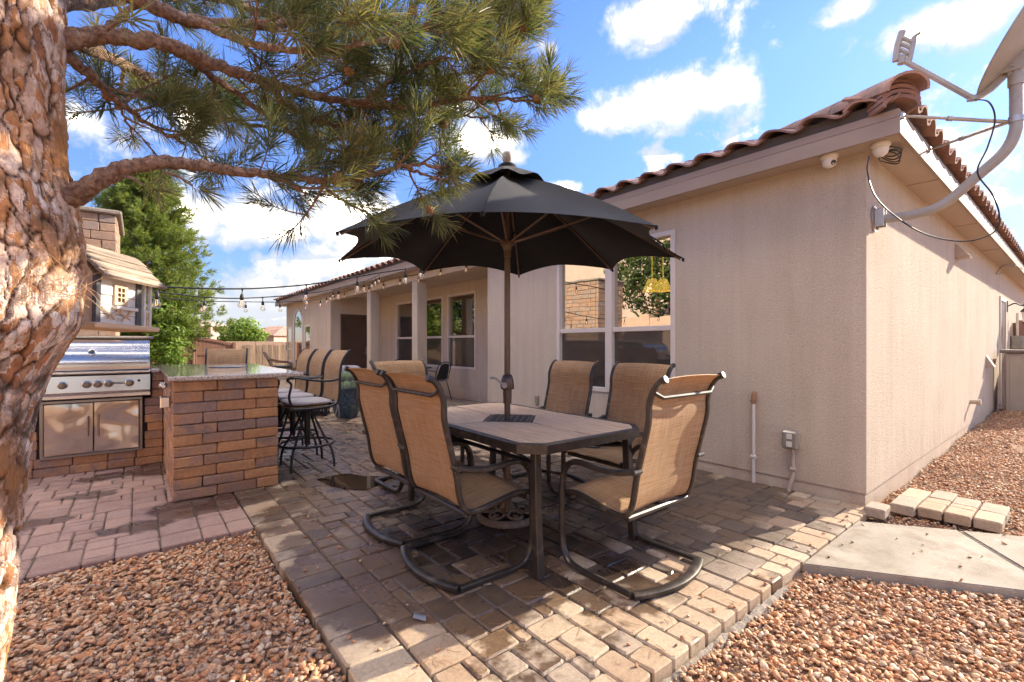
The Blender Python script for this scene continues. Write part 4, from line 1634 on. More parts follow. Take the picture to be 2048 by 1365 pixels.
# ================================================================ OUTDOOR KITCHEN
def block_face(root, axis, pos, out, a0, a1, z0, z1, ch, lens, seed, depth=.09, holes=(), mat='brick', gap=.0042, proud=.005, rows=None):
    """courses of separate tumbled blocks on a vertical face. axis: the direction the courses run; out: -1/+1 outward"""
    r = random.Random(seed)
    nrow = int(round((z1 - z0) / ch))
    for k in range(nrow):
        zb, zt = z0 + (z1 - z0) * k / nrow, z0 + (z1 - z0) * (k + 1) / nrow
        cuts = [a0]
        p = a0 + (lens[0] * .62 if k % 2 else lens[0]) * r.uniform(.9, 1.1)
        while p < a1 - lens[0] * .42:
            cuts.append(p)
            p += r.choice(lens) * r.uniform(.93, 1.07)
        if rows:
            cuts = [a0] + [a0 + q + r.uniform(-.006, .006) for q in rows[k % len(rows)]]
        cuts.append(a1)
        for a, b in zip(cuts, cuts[1:]):
            segs = [(a, b)]
            for (h0, h1, v0, v1) in holes:
                if v0 < (zb + zt) / 2 < v1:
                    ns = []
                    for (c, e) in segs:
                        if e <= h0 or c >= h1:
                            ns.append((c, e))
                        else:
                            if c < h0 - .03:
                                ns.append((c, h0))
                            if e > h1 + .03:
                                ns.append((h1, e))
                    segs = ns
            for (c, e) in segs:
                mb = MB()
                pr = r.uniform(0, proud)
                lo, hi = (pos - pr, pos + depth) if out < 0 else (pos - depth, pos + pr)
                if axis == 'x':
                    mb.box(c + gap / 2, e - gap / 2, lo, hi, zb + gap / 2, zt - gap / 2, bev=r.uniform(.005, .010))
                else:
                    mb.box(lo, hi, c + gap / 2, e - gap / 2, zb + gap / 2, zt - gap / 2, bev=r.uniform(.007, .013))
                mb.v = [(x + r.uniform(-.003, .003), y + r.uniform(-.003, .003), z + r.uniform(-.0025, .0025)) for x, y, z in mb.v]
                ctr = Vector([sum(q[i] for q in mb.v) / len(mb.v) for i in range(3)])
                shift(mb, ctr)
                bx = link('block', mb.mesh('block', [MAT[mat]]), root, ctr - root.location)


BX0, BX1, BY0, GY, GYB, BZ = .205, .972, 4.535, 6.15, 7.18, .957
bar = thing('bar_counter', 'L shaped outdoor bar of tumbled brown blocks under a granite top', 'bar counter', (.6, 5.2, 0))
mb = MB()
mb.box(BX0 + .03, BX1 - .03, BY0 + .03, GYB - .03, 0, BZ - .002)
mb.box(-2.3, BX0 + .03, GY + .03, GYB - .03, 0, .16)
mb.box(-2.3, -.80, GY + .03, GYB - .03, .16, BZ - .002)
mb.box(.10, BX0 + .03, GY + .03, GYB - .03, .16, BZ - .002)
mb.box(-.80, .10, GY + .5, GYB - .03, .16, .70)
mb.box(-.80, -.715, GY + .03, GY + .5, .16, .70)
mb.box(.02, .10, GY + .03, GY + .5, .16, .70)
part('core', mb, MAT['core'], bar, world=True)
block_face(bar, 'x', BY0, -1, BX0, BX1, 0, BZ, .087, (.205, .29, .27), 31, rows=((.305, .59), (.205, .495)))
block_face(bar, 'y', BX0, -1, BY0 + .09, GY, 0, BZ, .087, (.29, .21, .29), 32)
block_face(bar, 'y', BX1, 1, BY0 + .09, GYB, 0, BZ, .087, (.29, .21, .29), 33)
block_face(bar, 'x', GY, -1, -2.3, BX0 - .005, 0, BZ, .087, (.29, .21, .25), 34, holes=[(-.74, .045, .15, .72), (-.83, .105, .70, 1.0)])
mb = MB()


def granite(mb, x0, x1, y0, y1):
    mb.box(x0, x1, y0, y1, BZ + .001, BZ + .043, bev=.010)


granite(mb, BX0 - .03, 1.178, BY0 - .035, GYB + .03)
part('countertop', mb, MAT['granite'], bar, world=True)
for (x0, x1) in ((.094, BX0 - .032), (-2.33, -.83)):
    mb = MB()
    granite(mb, x0, x1, GY - .03, GYB + .03)
    part('countertop', mb, MAT['granite'], bar, world=True)
mb = MB()
mb.lathe([(.185, 0), (.185, .006), (.17, .008)], 28, mat=Matrix.Translation((.78, 6.05, BZ + .0435)) @ Matrix.Scale(1.0, 4))
part('round_insert', mb, MAT['plate'], bar, 40, world=True)
mb = MB()
mb.box(BX0 - .072, BX0 - .008, 4.70, 4.80, .735, .825, bev=.006)
part('bottle_opener', mb, MAT['steel'], bar, world=True)
mb = MB()
mb.lathe([(.028, -.08), (.032, -.02), (.022, .03), (.012, .07)], 12, mat=Matrix.Translation((BX0 - .05, 4.72, .915)) @ Matrix.Rotation(PI / 2, 4, 'X'))
mb.tube([(BX0 - .05, 4.72, .915), (BX0 - .002, 4.72, .915)], .009, 8)
part('towel_hook', mb, MAT['steel'], bar, 50, world=True)

# ---- built in gas grill
gx0, gx1 = -.80, .09
grill = thing('gas_grill', 'stainless built in gas grill with a closed hood and five knobs', 'grill', ((gx0 + gx1) / 2, GY, .70))
gy = GY - .045
mb = MB()
mb.prism([(gy, .765), (gy - .012, .79), (gy - .004, .945), (gy + .02, .96), (GY + .40, .96), (GY + .40, .765)], gx0, gx1, mat=Matrix(((0, 0, 1, 0), (1, 0, 0, 0), (0, 1, 0, 0), (0, 0, 0, 1))))
part('control_panel', mb, MAT['steel'], grill, world=True)
mb = MB()
mb.box(gx0 - .005, gx1 + .003, gy - .055, GY + .6, .962, .992, bev=.01)
part('front_ledge', mb, MAT['steel'], grill, world=True)
mb = MB()
mb.box(gx0 - .004, gx1 + .004, gy - .004, GY + .4, .728, .764, bev=.004)
part('drip_tray', mb, MAT['steel'], grill, world=True)
mb = MB()
hp = [(gy + .02, 1.0), (gy + .012, 1.09), (gy + .035, 1.16), (gy + .09, 1.24), (gy + .17, 1.285), (gy + .30, 1.30), (GY + .58, 1.29), (GY + .60, 1.0)]
mb.prism(hp, gx0 + .004, gx1 - .002, mat=Matrix(((0, 0, 1, 0), (1, 0, 0, 0), (0, 1, 0, 0), (0, 0, 0, 1))))
hood = part('hood', mb, MAT['steel'], grill, 40, world=True)
mb = MB()
mb.tube([(gx0 + .02, gy - .045, 1.075), (gx1 - .02, gy - .045, 1.075)], .015, 12)
for x in (gx0 + .03, gx1 - .03):
    mb.tube([(x, gy + .02, 1.075), (x, gy - .045, 1.075)], .012, 10)
part('handle', mb, MAT['steel'], hood, 40, world=True)
mb = MB()
tilt = Matrix.Translation((-.36, gy + .036, 1.175)) @ Matrix.Rotation(math.radians(62), 4, 'X')
mb.lathe([(.030, -.004), (.032, .008), (.026, .012)], 20, mat=tilt)
th_ = part('thermometer', mb, MAT['steel'], hood, 40, world=True)
mb = MB()
mb.lathe([(.023, .0125), (.001, .0135)], 20, mat=tilt)
part('dial', mb, MAT['badge'], hood, world=True)
kx = [gx0 + q for q in (.235, .405, .485, .565, .725)]
for x in kx:
    mb = MB()
    mt = Matrix.Translation((x, gy - .009, .865)) @ Matrix.Rotation(math.radians(93), 4, 'X')
    mb.lathe([(.037, -.004), (.038, .008), (.031, .012)], 22, mat=mt)
    kb = part('knob', mb, MAT['steel'], grill, 40, world=True)
    mb = MB()
    mb.lathe([(.0305, .0125), (.028, .017), (.023, .018), (.021, .035), (.017, .039)], 18, mat=mt)
    mb.box(-.005, .005, -.022, .022, .03, .046, mat=mt, bev=.003)
    part('knob_grip', mb, MAT['steeldark'], kb, 40, world=True)
mb = MB()
mb.lathe([(.012, 0), (.012, .010), (.006, .016)], 12, mat=Matrix.Translation((gx0 + .80, gy - .008, .885)) @ Matrix.Rotation(PI / 2, 4, 'X'))
part('igniter', mb, MAT['black'], grill, 40, world=True)
mb = MB()
bxx = gx0 + .645
mb.box(bxx - .043, bxx + .043, gy - .0135, gy - .0095, .858, .878)
bd_ = part('badge', mb, MAT['badge'], grill, world=True)
try:
    tc = bpy.data.curves.new('lettering', 'FONT')
    tc.body = 'COYOTE'
    tc.align_x, tc.align_y = 'CENTER', 'CENTER'
    tc.size = .017
    tc.space_character = 1.15
    tc.extrude = .0004
    tc.offset = .0004
    to = bpy.data.objects.new('tmp', tc)
    COL.objects.link(to)
    bpy.context.view_layer.update()
    tm = bpy.data.meshes.new_from_object(to.evaluated_get(bpy.context.evaluated_depsgraph_get()))
    bpy.data.objects.remove(to)
    tm.materials.clear()
    tm.materials.append(MAT['white'])
    lo = link('lettering', tm, bd_, Vector((bxx, gy - .0142, .868)) - grill.location, (PI / 2, 0, 0))
except Exception as ex_:
    print('lettering', ex_)
# access doors in the block front
acc = thing('access_doors', 'pair of stainless access doors in the block front under the grill', 'cabinet doors', (-.35, GY, .45))
ax0, ax1, az0, az1 = -.725, .03, .165, .715
mb = MB()
for bx in ((ax0, ax1, az0, az0 + .028), (ax0, ax1, az1 - .028, az1)):
    mb.box(bx[0], bx[1], GY - .022, GY + .03, bx[2], bx[3], bev=.004)
for bx in ((ax0, ax0 + .028), (ax1 - .028, ax1)):
    mb.box(bx[0], bx[1], GY - .0218, GY + .0298, az0 + .028, az1 - .028, bev=.004)
part('frame', mb, MAT['steeldark'], acc, world=True)
xm = (ax0 + ax1) / 2
for k, (x0, x1) in enumerate(((ax0 + .031, xm - .003), (xm + .003, ax1 - .031))):
    mb = MB()
    mb.box(x0, x1, GY - .030, GY - .005, az0 + .031, az1 - .031, bev=.004)
    dr = part('door', mb, MAT['steeldoor'], acc, world=True)
    hx = xm - .038 if k == 0 else xm + .038
    mb = MB()
    mb.tube([(hx, GY - .062, .36), (hx, GY - .062, .555)], .0085, 10)
    for z in (.375, .54):
        mb.tube([(hx, GY - .03, z), (hx, GY - .062, z)], .007, 8)
    part('handle', mb, MAT['steeldark'], dr, 40, world=True)

# ---- outdoor fireplace with chimney behind the grill
fp = thing('outdoor_fireplace', 'block outdoor fireplace with a square capped chimney behind the grill', 'fireplace', (-.7, 8.3, 0))
mb = MB()
mb.box(-1.75, .07, 7.64, 9.2, 0, 1.30)
mb.box(-1.19, -.25, 7.80, 9.15, 1.30, 2.89)
part('core', mb, MAT['core'], fp, world=True)
block_face(fp, 'x', 7.62, -1, -1.78, .10, .93, 1.32, .13, (.42, .30, .36), 41, mat='brick')
block_face(fp, 'y', .10, 1, 7.71, 9.22, 0, 1.32, .13, (.42, .30, .36), 42, mat='brick')
block_face(fp, 'x', 7.77, -1, -1.215, -.225, 1.36, 2.90, .11, (.26, .36, .22), 43, mat='chim')
block_face(fp, 'y', -.225, 1, 7.865, 9.17, 1.36, 2.90, .11, (.26, .36, .22), 44, mat='chim')
for bx in ((-1.83, .15, 7.57, 9.27, 1.321, 1.36), (-1.27, -.17, 7.715, 9.22, 2.901, 2.955)):
    mb = MB()
    mb.box(*bx, bev=.012)
    part('cap_slab', mb, MAT['mortar'], fp, world=True)

# ================================================================ PATIO FURNITURE
def rail_sec(w, h, k=.25):
    """rounded rectangular tube section, h along the up vector, w sideways"""
    return [(h * .5, w * (.5 - k)), (h * (.5 - k), w * .5), (-h * (.5 - k), w * .5), (-h * .5, w * (.5 - k)), (-h * .5, -w * (.5 - k)), (-h * (.5 - k), -w * .5), (h * (.5 - k), -w * .5), (h * .5, -w * (.5 - k))]


SR = curve_pts([Vector((0, .50, .405)), Vector((0, .40, .418)), Vector((0, .24, .393)), Vector((0, .13, .376)), Vector((0, .06, .392)), Vector((0, .025, .46)), Vector((0, .0, .60)), Vector((0, -.035, .74)), Vector((0, -.066, .87)), Vector((0, -.070, .955)), Vector((0, -.085, 1.01)), Vector((0, -.115, 1.06)), Vector((0, -.15, 1.085))], 5)
# arc length for the weave
SL = [0.0]
for a, b in zip(SR, SR[1:]):
    SL.append(SL[-1] + (b - a).length)
HB, HS = .305, .272       # half widths of the base and the sling


def make_chair(label):
    t = thing('dining_chair', label, 'chair', group='sling dining chairs round the patio table')
    for s in (-1, 1):
        base = curve_pts([Vector((s * HB, .0, .022)), Vector((s * HB, .18, .020)), Vector((s * HB, .37, .020)), Vector((s * HB, .445, .050)), Vector((s * HB, .482, .13)), Vector((s * HB, .488, .27)), Vector((s * HB, .484, .46)), Vector((s * HB, .462, .545)), Vector((s * HB, .41, .595)), Vector((s * HB, .33, .606)), Vector((s * HB, .20, .597)), Vector((s * HB, .08, .607)), Vector((s * (HB - .004), -.005, .628))], 4)
        mb = MB()
        mb.tube(base, 1.0, section=rail_sec(.036, .030), up=(0, 0, 1))
        part('leg_frame', mb, MAT['bronze'], t, 40)
        mb = MB()
        mb.tube([p + Vector((s * HS, 0, 0)) for p in SR], 1.0, section=rail_sec(.030, .028), up=(0, 0, 1))
        mb.tube([SR[-1] + Vector((s * HS, .01, -.006)), SR[-1] + Vector((s * HS, -.014, .005))], .0185, 8)
        part('back_rail', mb, MAT['bronze'], t, 40)
        mb = MB()
        mb.tube([(s * (HB + .018), -.012, .628), (s * (HS - .01), -.012, .628)], .016, 8)
        part('arm_bolt', mb, MAT['bronze'], t, 40)
    mb = MB()
    bb = [Vector((HB * math.cos(PI * k / 14), -.085 * math.sin(PI * k / 14), .022)) for k in range(15)]
    bb = [Vector((HB * (1 - 2 * k / 14), -.075 * (1 - (1 - 2 * k / 14) ** 2), .022)) for k in range(15)]
    mb.tube(bb, 1.0, section=rail_sec(.052, .034), up=(0, 0, 1))
    part('base_bar', mb, MAT['bronze'], t, 40)
    mb = MB()
    mb.tube([Vector((HS, .06, .372)), Vector((-HS, .06, .372))], 1.0, section=rail_sec(.028, .028), up=(0, 0, 1))
    part('stretcher', mb, MAT['bronze'], t, 40)
    mb = MB()
    mb.tube([Vector((HS, .46, .385)), Vector((-HS, .46, .385))], 1.0, section=rail_sec(.028, .028), up=(0, 0, 1))
    part('stretcher', mb, MAT['bronze'], t, 40)
    mb = MB()
    tb = [Vector((HS * (1 - 2 * k / 8), -.098, 1.026)) for k in range(9)]
    mb.tube([Vector((HS, -.100, 1.02)), Vector((HS - .05, -.112, .995)), Vector((-HS + .05, -.112, .995)), Vector((-HS, -.100, 1.02))], .011, 8)
    part('top_bar', mb, MAT['bronze'], t, 40)
    mb = MB()
    n = len(SR) - 1

    def fn(u, v):
        q = min(n - 1, int(v * n))
        f = v * n - q
        p = SR[q].lerp(SR[q + 1], f)
        sag = .014 * (1 - (2 * u - 1) ** 2)
        tang = (SR[q + 1] - SR[q]).normalized()
        nn = Vector((0, -tang.z, tang.y)) if True else tang
        return Vector(((u - .5) * 2 * (HS - .004), p.y, p.z)) + Vector((0, nn.y, nn.z)) * (-sag if v < .42 else -sag * .8)
    mb.sheet(fn, 10, n, th=.004, uvs=lambda u, v: (u * .54, SL[int(round(v * n))]))
    part('sling', mb, MAT['sling'], t, 60)
    return t


CH = [((1.255, 2.285, 0), -PI / 2, 'front left dining chair with its glowing tan back, nearest the gravel'),
      ((1.275, 2.945, 0), -PI / 2, 'dining chair with a glowing tan back, behind the one nearest the gravel'),
      ((2.185, 1.392, 0), 0.0, 'dining chair at the near table end with sun and shadow on its back'),
      ((3.10, 3.07, 0), PI / 2, 'wall side dining chair standing clear before the house window and outlet cover'),
      ((3.13, 2.32, 0), PI / 2, 'wall side dining chair just behind the sunlit end chair'),
      ((1.97, 4.05, 0), PI + .06, 'dining chair at the far table end, only its greyish top showing')]
c0 = make_chair(CH[0][2])
for i, (loc, rz, lab) in enumerate(CH):
    o = c0 if i == 0 else copy_tree(c0)
    o.location = loc
    o.rotation_euler = (0, 0, rz)
    o['label'] = lab

# ---- table
TX, TY, TZ = 2.092, 2.625, .72
LX, LY, CUT = .505, .845, .115
table = thing('dining_table', 'patio dining table with a tiled top, dark metal rim and clipped corners', 'table', (TX, TY, 0), -.025)
octo = lambda ax, ay, c: [(ax - c, -ay), (ax, -ay + c), (ax, ay - c), (ax - c, ay), (-ax + c, ay), (-ax, ay - c), (-ax, -ay + c), (-ax + c, -ay)]
o1, o2 = octo(LX, LY, CUT), octo(LX - .034, LY - .034, CUT - .018)
mb = MB()
n = 8
o15 = octo(LX - .006, LY - .006, CUT - .003)
vs = [(x, y, TZ - .052) for x, y in o1] + [(x, y, TZ - .004) for x, y in o1] + [(x, y, TZ + .002) for x, y in o15] + [(x, y, TZ + .002) for x, y in o2] + [(x, y, TZ - .052) for x, y in o2]
fs = []
for r_ in range(4):
    for k in range(n):
        k2 = (k + 1) % n
        fs.append((r_ * n + k, r_ * n + k2, (r_ + 1) * n + k2, (r_ + 1) * n + k))
for k in range(n):
    k2 = (k + 1) % n
    fs.append((4 * n + k, 4 * n + k2, k2, k))
mb.add(vs, fs)
part('rim', mb, MAT['bronze'], table)
mb = MB()
mb.prism([(x * .999, y * .999) for x, y in o2], TZ - .03, TZ - .016)
part('tray', mb, MAT['black'], table)
hdg = .225
cx_, cy_ = -.002, -.012
o3 = octo(LX - .037, LY - .037, CUT - .019)
g2 = .009
# four tiles round a diamond plate
T1 = [(cx_ - hdg - g2, cy_ - g2), (o3[6][0], cy_ - g2), o3[6], o3[7], (cx_ - g2, o3[7][1]), (cx_ - g2, cy_ - hdg - g2)]
T2 = [(cx_ + g2, o3[0][1]), o3[0], o3[1], (o3[1][0], cy_ - g2), (cx_ + hdg + g2, cy_ - g2), (cx_ + g2, cy_ - hdg - g2)]
T3 = [(o3[2][0], cy_ + g2), o3[2], o3[3], (cx_ + g2, o3[3][1]), (cx_ + g2, cy_ + hdg + g2), (cx_ + hdg + g2, cy_ + g2)]
T4 = [(cx_ - g2, o3[4][1]), o3[4], o3[5], (o3[5][0], cy_ + g2), (cx_ - hdg - g2, cy_ + g2), (cx_ - g2, cy_ + hdg + g2)]
for k, T in enumerate((T1, T2, T3, T4)):
    mb = MB()
    a = Vector((sum(q[0] for q in T) / 6, sum(q[1] for q in T) / 6))
    inn = [(a.x + (q[0] - a.x) * .985, a.y + (q[1] - a.y) * .985) for q in T]
    m_ = len(T)
    vs = [(x, y, TZ - .016) for x, y in T] + [(x, y, TZ - .002) for x, y in T] + [(x, y, TZ + .0005) for x, y in inn]
    fs = [tuple(range(2 * m_, 3 * m_))]
    for q in range(m_):
        q2 = (q + 1) % m_
        fs += [(q, q2, m_ + q2, m_ + q), (m_ + q, m_ + q2, 2 * m_ + q2, 2 * m_ + q)]
    mb.add(vs, fs)
    part('tile', mb, MAT['tile'], table)
mb = MB()
dm = [(cx_ - hdg, cy_), (cx_, cy_ - hdg), (cx_ + hdg, cy_), (cx_, cy_ + hdg)]
mb.prism(dm, TZ - .015, TZ - .003)
# raised lattice on the plate
for i in range(-4, 5):
    s_ = i * .044
    L_ = hdg / math.sqrt(2) - .012
    for d_ in (0, 1):
        M_ = Matrix.Translation((cx_, cy_, 0)) @ Matrix.Rotation(PI / 4, 4, 'Z')
        if d_ == 0:
            mb.box(s_ - .005, s_ + .005, -L_, L_, TZ - .003, TZ + .0002, mat=M_)
        else:
            mb.box(-L_, L_, s_ - .005, s_ + .005, TZ - .003, TZ - .0002, mat=M_)
part('centre_plate', mb, MAT['plate'], table)
for sx_ in (-1, 1):
    for sy_ in (-1, 1):
        mb = MB()
        a = Vector((sx_ * (LX - .12), sy_ * (LY - .10), TZ - .03))
        b = Vector((sx_ * (LX - .105), sy_ * (LY - .055), .0))
        mb.tube([a, a.lerp(b, .5) + Vector((0, -sy_ * .008, 0)), b], 1.0, section=rail_sec(.05, .046, .12), up=(sx_, 0, 0))
        part('leg', mb, MAT['bronze'], table, 40)
mb = MB()
for sx_ in (-1, 1):
    mb.tube([(sx_ * (LX - .12), -(LY - .1), .60), (sx_ * (LX - .12), LY - .1, .60)], .014, 6)
    mb.tube([(sx_ * (LX - .12), -(LY - .1), .60), (sx_ * .04, 0, .52), (sx_ * .04, 0, .52), (sx_ * (LX - .12), (LY - .1), .60)], .011, 6)
mb.lathe([(.05, .50), (.05, .54)], 14)
part('brace', mb, MAT['black'], table, 40)

# ---- umbrella
UX, UY = 2.04, 2.585
umb = thing('patio_umbrella', 'large black octagonal market umbrella standing through the dining table', 'umbrella', (UX, UY, 0))
apex = Vector((0, 0, 2.46))
tips = []
cen = Vector((0, 0, 1.885))
for k in range(8):
    a = math.radians(-133.7) + k * PI / 4
    R_ = 1.20
    tilt_ = Vector((math.cos(a), math.sin(a), 0))
    # small lean of the canopy towards the camera, as it hangs
    lean = .035 * (SN * tilt_.x + CS * tilt_.y)
    tips.append(cen + tilt_ * R_ + Vector((0, 0, lean)))
tips[2] += Vector((.015, -.01, -.04))
tips[6] += Vector((-.03, .02, -.015))


def canopy_pt(i, u, v, dz=0):
    A_, B_ = tips[i], tips[(i + 1) % 8]
    e = A_.lerp(B_, u)
    sc_ = 4 * u * (1 - u)
    out = Vector((e.x, e.y, 0))
    e = e - out * (.105 * sc_) + Vector((0, 0, .055 * sc_))
    p = apex.lerp(e, v)
    p.z += .045 * math.sin(PI * v) * (1 - .55 * sc_) - .03 * sc_ * v * (1 - v) * 4
    p.z += .006 * mnoise.noise((p.x * 5, p.y * 5, 2)) * v
    return p + Vector((0, 0, dz))


for i in range(8):
    mb = MB()
    mb.sheet(lambda u, v: canopy_pt(i, u, .035 + .965 * v), 12, 12, th=.003)
    part('canopy_panel', mb, MAT['canopy'], umb, 60)
    mb = MB()
    mb.tube([canopy_pt(i, 0, v) + Vector((0, 0, -.016)) for v in (.04, .2, .4, .6, .8, .985)], .0085, 6)
    part('rib', mb, MAT['pole'], umb, 40)
    mb = MB()
    st_ = canopy_pt(i, 0, .52) + Vector((0, 0, -.024))
    dd = Vector((tips[i].x, tips[i].y, 0)).normalized()
    mb.tube([dd * .03 + Vector((0, 0, 1.975)), st_], .0075, 6)
    part('strut', mb, MAT['pole'], umb, 40)
    mb = MB()
    mb.lathe([(.007, -.012), (.010, 0), (.007, .010)], 8, mat=Matrix.Translation(tips[i] + Vector((0, 0, -.006))))
    part('rib_cap', mb, MAT['canopy'], umb, 40)
mb = MB()


def vent(u, v):
    a = 2 * PI * u
    r_ = .05 + .235 * v
    return Vector((r_ * math.cos(a), r_ * math.sin(a), 2.503 - .105 * v - .02 * v * v + .016 * v * v * math.sin(8 * a + 1)))


mb.sheet(vent, 48, 5, th=.003)
mb.lathe([(.07, 2.495), (.066, 2.52), (.045, 2.535)], 16)
part('vent_flap', mb, MAT['canopy'], umb, 60)
mb = MB()
mb.lathe([(.024, 2.52), (.024, 2.535), (.031, 2.55), (.040, 2.575), (.036, 2.603), (.022, 2.622), (.003, 2.628)], 18)
part('finial', mb, MAT['finial'], umb, 60)
mb = MB()
mb.lathe([(.0215, .02), (.0215, 1.93)], 18)
mb.lathe([(.0185, 1.93), (.0185, 2.50)], 16)
part('pole', mb, MAT['pole'], umb, 40)
mb = MB()
mb.lathe([(.030, 1.925), (.034, 1.95), (.048, 1.962), (.048, 1.985), (.036, 1.995)], 18)
mb.lathe([(.026, 1.875), (.026, 1.926)], 16)
part('slider_hub', mb, MAT['pole'], umb, 40)
mb = MB()
mb.lathe([(.030, .835), (.032, .93), (.032, .935)], 16)
mb.lathe([(.046, .935), (.05, .95), (.044, 1.0), (.036, 1.03), (.026, 1.04)], 16)
hs_ = part('crank_housing', mb, MAT['pole'], umb, 40)
mb = MB()
lf = Vector((-CS, SN, 0))
fw = Vector((-SN, -CS, 0))
p0 = lf * .02 + fw * .05 + Vector((0, 0, .965))
mb.tube([p0 - fw * .02, p0 + fw * .008], .020, 12)
mb.tube([p0, p0 + lf * .055 + Vector((0, 0, .045)), p0 + lf * .07 + Vector((0, 0, .052)), p0 + lf * .10 + Vector((0, 0, .052))], .0085, 8)
part('crank_handle', mb, MAT['finial'], hs_, 40)
mb = MB()
q = canopy_pt(1, .55, .55, .006)
pts = [q, canopy_pt(1, .56, .75, .008), canopy_pt(1, .58, .92, .012), canopy_pt(1, .60, 1.02, -.01), canopy_pt(1, .60, 1.03, -.03)]
mb.tube(pts, .006, 5)
mb.tube([p + Vector((.012, -.02, .002)) for p in pts[1:]] + [pts[-1] + Vector((.03, -.03, -.02))], .005, 5)
part('tie_strap', mb, MAT['canopy'], umb, 40)
# ornate base under the table
ub = thing('umbrella_base', 'round bronze umbrella base with pierced scrollwork under the table', 'umbrella base', (UX + .04, UY + .05, 0))
mb = MB()
mb.lathe([(.218, .0), (.222, .018), (.212, .036), (.196, .044), (.190, .030), (.19, .002)], 48)
part('rim', mb, MAT['castiron'], ub, 50)
mb = MB()
mb.lathe([(.19, .004), (.001, .0045)], 40, cap=False)
part('base_plate', mb, MAT['core'], ub)


def ring(c, r, z, t, a0=0, a1=2 * PI, n_=18):
    mb.tube([(c[0] + r * math.cos(a0 + (a1 - a0) * k / n_), c[1] + r * math.sin(a0 + (a1 - a0) * k / n_), z(c[0] + r * math.cos(a0 + (a1 - a0) * k / n_), c[1] + r * math.sin(a0 + (a1 - a0) * k / n_))) for k in range(n_ + 1)], t, 6)


zz = lambda x, y: .042 + .05 * max(0, 1 - math.hypot(x, y) / .19)
for k in range(6):
    a = 2 * PI * k / 6 + .3
    mb = MB()
    ring((.128 * math.cos(a), .128 * math.sin(a)), .052, zz, .0085)
    for s_ in (-1, 1):
        c = (.150 * math.cos(a + s_ * .13), .150 * math.sin(a + s_ * .13))
        ring(c, .017, zz, .008, a + PI, a + PI + s_ * 4.2, 10)
    c = (.10 * math.cos(a + PI / 6), .10 * math.sin(a + PI / 6))
    ring(c, .022, zz, .0065)
    part('scroll', mb, MAT['castiron'], ub, 60)
mb = MB()
mb.lathe([(.075, .05), (.05, .085), (.034, .10), (.031, .30), (.034, .31)], 18)
part('socket', mb, MAT['castiron'], ub, 40)


